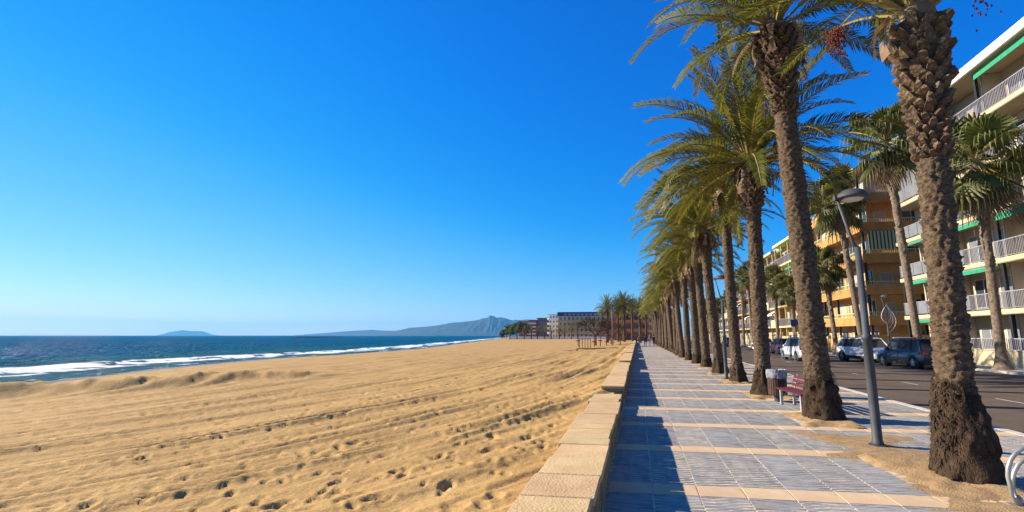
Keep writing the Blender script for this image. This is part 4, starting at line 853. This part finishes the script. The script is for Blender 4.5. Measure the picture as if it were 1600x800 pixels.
block('yellow apartment block with white railings beyond the orange one', 20.6, 62.0, 74.5, 12, [3.0, 5.9, 8.8, 11.7, 14.6], M_yellow, mat('pale_yellow', (.70, .56, .28), .85, var=.06), seed=2, rail='bars', nbay=4, blinds=((2, 'x', 0, M_white), (3, 'x', 1, M_green), (4, 'x', 0, M_white), (4, 'x', 2, M_green)), colm=M_yellow)
block('ochre apartment block with white awnings further down the street', 20.8, 76.5, 92, 12, [3.0, 5.9, 8.8, 11.7, 14.2], M_orange2, M_cream, seed=3, rail='bars', nbay=5, blinds=((1, 'x', 0, M_white), (1, 'x', 2, M_white), (2, 'x', 1, M_white), (3, 'x', 3, M_green)), colm=M_cream)
block('brown ochre apartment block behind the far fan palms', 21, 95, 112, 12, [3.0, 5.9, 8.8, 11.7], M_brown, M_orange2, seed=4, rail='bars', nbay=5, blinds=((1, 'x', 0, M_white), (2, 'x', 2, M_white)), colm=M_brown)
block('pale apartment block near the far end of the street', 21, 116, 140, 12, [3.0, 5.9, 8.8], M_offw, M_cream, seed=5, rail='bars', nbay=6, colm=M_cream)
block('cream apartment block at the street\'s far end', 20, 146, 175, 12, [3.0, 5.9, 8.8, 11.7], M_cream, M_offw, seed=6, rail='bars', nbay=6, colm=M_cream)
yg = thing('garden_wall', 'cream garden wall with slatted gates before the yellow block', 'wall', (19.6, 62, 0)); MB().box(-.1, .1, 0, 30, -.3, 1.05).build('wall_body', M_cream, yg)
for k in range(8): MB().box(-.18, .18, k * 4, k * 4 + .35, -.3, 1.75).build('pier', M_cream, yg); MB().box(-.03, .03, k * 4 + .4, k * 4 + 3.6, 1.06, 1.6).build('fence_panel', mat('ochre_fence', (.50, .36, .17), .7, var=.1), yg)

def far_block(label, x0, x1, y0, y1, h, mw, mfront=None, floors=4, roofm=None, balc=True, name='far_building', roofh=.6, nwin=8):
    t = thing(name, label, 'building', (x0, y0, 0)); W, L = x1 - x0, y1 - y0
    MB().box(0, W, 0, L, -1, h).build('wall', mw, t); MB().box(-.5, W + .5, -.5, L + .5, h + .004, h + roofh).build('roof', roofm or mw, t)
    fh = h / floors; wn = MB(); bl = MB(); rl = MB()
    for i in range(floors):
        for k in range(nwin): x = (k + .5) * W / nwin; wn.box(x - W / nwin * .2, x + W / nwin * .2, -.06, .0, i * fh + .7, i * fh + fh * .8)
        for k in range(max(2, int(L / 4))): y = (k + .5) * 4; wn.box(-.06, .0, y - .7, y + .7, i * fh + .9, i * fh + fh * .8)
        if balc and i:
            bl.box(0, W, -1.3, -.002, i * fh - .15, i * fh + .1); rl.box(0, W, -1.3, -1.22, i * fh + .102, i * fh + 1.0)
            bl.box(-1.2, -.004, 0, L, i * fh - .15, i * fh + .1); rl.box(-1.2, -1.12, 0, L, i * fh + .102, i * fh + 1.0)
    tag(wn.build('window_rows', M_glass, t), kind='stuff')
    if balc: tag(bl.build('balcony_slabs', mw, t), kind='stuff'); tag(rl.build('balcony_fronts', mfront or M_white, t), kind='stuff')
    return t
ht = far_block('cream beach hotel with a long dark blue roof', -38.9, -15.5, 236, 262, 11.2, mat('hotel_cream', (.62, .48, .28), .85, var=.08, scale=.2), M_soffit, 4, M_blue, True, 'hotel', 2.0, 11)
dm = MB()
for k in range(10): dm.box(3 + k * 2.1, 4.3 + k * 2.1, -.62, -.505, 11.5, 12.5)
tag(dm.build('dormer_windows', M_frost, ht), kind='stuff')
far_block('slim white apartment tower left of the blue-roofed hotel', -46.5, -41.6, 252, 266, 12.4, M_white, M_white, 5, M_white, True, nwin=3)
far_block('brown apartment block with pale balconies by the far trees', -59.8, -52.4, 285, 300, 11.6, mat('mauve_render', (.22, .16, .15), .9, var=.1, scale=.3), M_brown, 5, M_brown, False, nwin=4)
far_block('narrow block with stacked white balconies near the far trees', -64.6, -60.3, 284, 296, 10.4, M_brick, M_white, 5, M_brown, True, nwin=2)
far_block('small red brown house behind the far trees', -75, -71, 300, 312, 10.2, M_brick, M_white, 3, M_brick, False, nwin=3)
far_block('red brick block behind the far palm clump', -9, 3.5, 150, 166, 8.2, M_brick, M_orange, 3, M_brick, True, nwin=5)
far_block('orange brick block at the end of the promenade', 4.2, 15, 186, 202, 11, M_orange, M_cream, 4, M_cream, True, nwin=5)
fw_ = thing('beach_wall', 'long low white wall along the far edge of the beach', 'wall', (-62, 228, 0)); pan = MB().box(0, 6.6, 0, .35, -.6, 1.15).mesh('wall_panel', M_white)
for k in range(8): link('wall_panel', pan, fw_, (k * 6.64, random.uniform(-.05, .05), 0))

# ---- leafy trees and small palms far off on the left
def leaf_tree(x, y, h, rx, label, seed, n=900, leaf=.35, m=None, group='trees at the far end of the beach', trunk=.25):
    r = random.Random(seed); t = thing('tree', label, 'tree', (x, y, 0), 0, group); b = MB()
    b.tube([(0, 0, -.5), (0, 0, h * .35), (r.uniform(-.3, .3), 0, h * .7)], [trunk, trunk * .8, trunk * .4], 7)
    for k in range(6): a = k * 1.05; b.tube([(0, 0, h * .35), (math.cos(a) * rx * .5, math.sin(a) * rx * .5, h * .7)], [trunk * .5, .04], 5)
    b.build('trunk', M_twig, t); c = MB(); cl = [(Vector((r.gauss(0, .45) * rx, r.gauss(0, .45) * rx, h * .66 + r.gauss(0, .14) * h)), r.uniform(.25, .5) * rx) for _ in range(14)]
    for k in range(n):
        p, s = cl[r.randrange(14)]; q = p + Vector((r.gauss(0, .5), r.gauss(0, .5), r.gauss(0, .45))) * s; u = Vector((r.gauss(0, 1), r.gauss(0, 1), r.gauss(0, 1))).normalized() * leaf; v = u.orthogonal().normalized() * leaf * .6
        c.add([q - u, q + v, q + u, q - v], [(0, 1, 2, 3)])
    c.build('crown', m or M_tree, t)
for k, (x, y, h, rx) in enumerate(((-80, 280, 4.5, 2.2), (-76.5, 276, 6.0, 2.6), (-73, 272, 7.4, 2.8), (-69.5, 272, 9.2, 3), (-66.0, 270, 10.4, 3), (-62.8, 270, 8.0, 2.2))):
    leaf_tree(x, y, h, rx, ['lowest dark green tree at the left end of the far trees', 'second dark green tree from the left end', 'third dark green tree from the left end', 'fourth dark green tree, growing taller', 'tallest dark green tree beside the narrow block', 'rightmost dark green tree before the white balconies'][k], 40 + k, 700, .6)
for k, (x, y, h) in enumerate(((-60.5, 224, 3.6), (-57, 224, 4.2), (-53.5, 224, 3.8), (-50, 224, 4.4), (-47, 224, 3.6), (-43.5, 224, 4.2), (-40, 222, 3.4), (-36.2, 222, 3.6), (-33.5, 220, 3.2), (-29.8, 218, 4.8), (-26.9, 216, 5.2))):
    date_palm(x, y, h, ORD[k] + ' small palm from the left along the far white wall', 400 + k, rb=.3, rm=.24, rt=.3, zr=.3, nf=24, detail=.3, straps=0, size=.85)['group'] = 'small palms along the far beach wall'
def bare_tree(x, y, h, label, seed):
    r = random.Random(seed); t = thing('bare_tree', label, 'tree', (x, y, 0), 0, 'leafless trees on the beach'); b = MB(); tw = MB()
    def grow(p, d, l, rad, lev):
        e = p + d * l; (b if lev < 3 else tw).tube([p, p.lerp(e, .5) + Vector((r.gauss(0, .04), r.gauss(0, .04), 0)) * l, e], [max(rad, .02), max(rad * .85, .018), max(rad * .65, .014)], 5 if lev < 3 else 3, False)
        if lev == 6: return
        for k in range(3 if lev < 5 else 4):
            nd = (d + Vector((r.gauss(0, .55), r.gauss(0, .55), r.gauss(.05, .3)))).normalized(); grow(e, nd, l * r.uniform(.62, .82), rad * .6, lev + 1)
    b.tube([(0, 0, -.2), (0, 0, h * .3)], [.17, .13], 8)
    for k in range(5): a = k * 1.26 + r.uniform(-.3, .3); grow(Vector((0, 0, h * .3)), Vector((math.cos(a) * .85, math.sin(a) * .85, .75)).normalized(), h * .22, .10, 1)
    b.build('trunk', M_twig, t); tw.build('crown', M_twig, t)
bare_tree(-6.5, 75.5, 5.2, 'wide leafless tree on the beach before the hotel', 3); bare_tree(-4.4, 82, 4.6, 'smaller leafless tree right behind the tall pole', 5)

# ---- beach furniture in the middle distance
pf = thing('beach_platform', 'low weathered wooden platform running out from the sea wall', 'platform', (-6.4, 50.5, 0))
pl = MB().box(-.09, .09, 0, 1.9, -.035, .035).mesh('plank', M_wood)
for k in range(28): link('plank', pl, pf, (.1 + k * .2, k * .17, .30 + random.uniform(-.01, .01)))
for k in range(7): MB().box(k * .92, k * .92 + .14, .1 + k * .78, .24 + k * .78, -.4, .262).build('support', M_wood, pf)
MB().box(-1.3, .0, -.6, 1.2, .0, .14).build('ramp', M_wood, pf)
for k in range(5): MB().tube([(.1 + k * .28, 1.9 + k * .25, .3), (.1 + k * .28, 1.9 + k * .25, 1.35)], .04, 6).build('rail_post', M_wood, pf)
MB().tube([(.1, 1.9, 1.3), (1.22, 2.9, 1.3)], .03, 5).build('hand_rail', M_wood, pf)
tp = thing('beach_pole', 'tall thin pale pole standing on the beach by the bare trees', 'pole', (-3.95, 76.5, 0)); MB().tube([(0, 0, -.2), (0, 0, 5.7)], [.09, .06], 8).build('mast', M_galv, tp); MB().box(-.35, .35, -.05, .05, 5.7, 5.78).build('floodlight_bar', M_galv, tp)
M_post = mat('play_post', (.19, .06, .055), .7, var=.2); M_dkp = mat('dark_post', (.09, .075, .07), .7, var=.2)
for k, (x, y, h, m_) in enumerate(((-8.6, 70, 1.9, M_dkp), (-5.9, 66, 1.7, M_post), (-5.2, 68, 2.0, M_post), (-4.6, 72, 1.6, M_dkp), (-3.5, 69, 1.5, M_dkp), (-2.6, 74, 2.0, M_post))):
    p_ = thing('exercise_post', ['leftmost dark post of the beach exercise area', 'red brown exercise post left of the bare tree\'s trunk', 'tallest red brown exercise post in the middle', 'dark exercise post beside the tall pole', 'short dark exercise post right of the tall pole', 'rightmost red brown exercise post near the sea wall'][k], 'post', (x, y, .1), 0, 'exercise posts on the beach')
    MB().tube([(0, 0, -.3), (0, 0, h)], .07, 8).build('upright', m_, p_); MB().tube([(-.45, 0, h * .92), (.45, 0, h * .92)], .035, 6).build('cross_bar', m_, p_); MB().box(-.3, .3, -.15, .15, h * .4, h * .46).build('foot_rest', m_, p_)
pl2 = street_lamp(.35, 104, 'slender far lamp standing by the end of the sea wall', 6.0)

# ================================================================== PEOPLE on the promenade
def person(x, y, rz, label, top, legs, hair, stride=.25, h=1.72, skirt=False):
    t = thing('person', label, 'person', (x, y, 0), rz, 'people walking on the promenade'); s = h / 1.75
    V = [(0, 0, .95), (0, .01, 1.12), (0, .02, 1.32), (0, .0, 1.46), (0, -.01, 1.55), (0, -.02, 1.66), (0, -.015, 1.74)]; Rr = [.145, .125, .15, .07, .055, .092, .06]; Ed = [(0, 1), (1, 2), (2, 3), (3, 4), (4, 5), (5, 6)]
    for sg in (-1, 1):
        o = len(V); st = stride * sg
        V += [(sg * .09, 0, .90), (sg * .10, -st * .5, .50), (sg * .10, -st + .06, .09), (sg * .11, -st - .10, .04)]; Rr += [.10, .065, .042, .038]; Ed += [(0, o), (o, o + 1), (o + 1, o + 2), (o + 2, o + 3)]
        o = len(V); V += [(sg * .19, .01, 1.38), (sg * .24, .03 + st * .25, 1.12), (sg * .23, -.06 + st * .5, .90), (sg * .23, -.09 + st * .55, .80)]; Rr += [.06, .045, .034, .03]; Ed += [(2, o), (o, o + 1), (o + 1, o + 2), (o + 2, o + 3)]
    me = bpy.data.meshes.new('body'); me.from_pydata([(a * s, b * s, c * s) for a, b, c in V], Ed, []); ob_ = bpy.data.objects.new('body', me); COL.objects.link(ob_)
    sk = ob_.modifiers.new('s', 'SKIN'); ob_.modifiers.new('u', 'SUBSURF').levels = 2
    for i, v in enumerate(me.skin_vertices[0].data): v.radius = (Rr[i] * s * (1.15 if i < 3 else 1), Rr[i] * s * (.85 if i < 3 else 1)); v.use_root = (i == 0)
    dg = bpy.context.evaluated_depsgraph_get(); m2 = bpy.data.meshes.new_from_object(ob_.evaluated_get(dg)); bpy.data.objects.remove(ob_)
    m2.materials.clear(); skin = mat('skin', (.45, .24, .15), .6, var=.05)
    for q in (legs, top, skin, M_black): m2.materials.append(q)
    for p in m2.polygons:
        c = p.center / s; p.use_smooth = True
        p.material_index = 3 if c.z < .10 else (2 if c.z > 1.49 or (abs(c.x) > .17 and c.z < .90) else (1 if c.z > .94 or abs(c.x) > .18 else 0))
    link('body', m2, t)
    hb = MB().lathe([(.10, -.09), (.115, .0), (.105, .07), (.06, .115), (.01, .125)], 12, (0, .012 * s, 1.68 * s)).build('hair', hair, t, True)
M_hair = mat('dark_hair', (.03, .02, .015), .7, var=.2); M_teal = mat('teal_cloth', (.02, .06, .075), .9, var=.15); M_pink = mat('pink_cloth', (.45, .20, .24), .9, var=.1); M_dark = mat('dark_cloth', (.03, .022, .03), .9, var=.1); M_pale = mat('pale_cloth', (.5, .45, .42), .9, var=.08)
person(1.15, 74.5, R(185), 'walker in dark teal clothes, left of the group by the sea wall', M_teal, M_teal, M_hair, .28, 1.78); person(1.85, 76, R(172), 'walker in a pink top and pale trousers, middle of the group', M_pink, M_pale, mat('grey_hair', (.3, .27, .24), .8), .2, 1.66); person(2.55, 77.5, R(180), 'walker all in black on the right, next to the palm trunks', M_dark, M_dark, M_hair, .24, 1.74)
person(.25, 92, R(5), 'distant walker in a brick red top near the wall\'s end', M_brick, M_dark, M_hair, .22, 1.7)
# ------------------------------------------------------------------ haze
hz = MB().box(-12000, 4300, -3100, 12000, -9, 330).build('haze', mat('tmp', (1, 1, 1)))
hm = bpy.data.materials.new('haze_air'); hm.use_nodes = True; hn = hm.node_tree.nodes; hn.clear()
pv = hn.new('ShaderNodeVolumePrincipled'); pv.inputs['Color'].default_value = (.15, .54, 1.0, 1); pv.inputs['Density'].default_value = 8.5e-5; pv.inputs['Anisotropy'].default_value = 0.2
oo = hn.new('ShaderNodeOutputMaterial'); hm.node_tree.links.new(pv.outputs[0], oo.inputs['Volume'])
hz.data.materials.clear(); hz.data.materials.append(hm); tag(hz, kind='stuff')
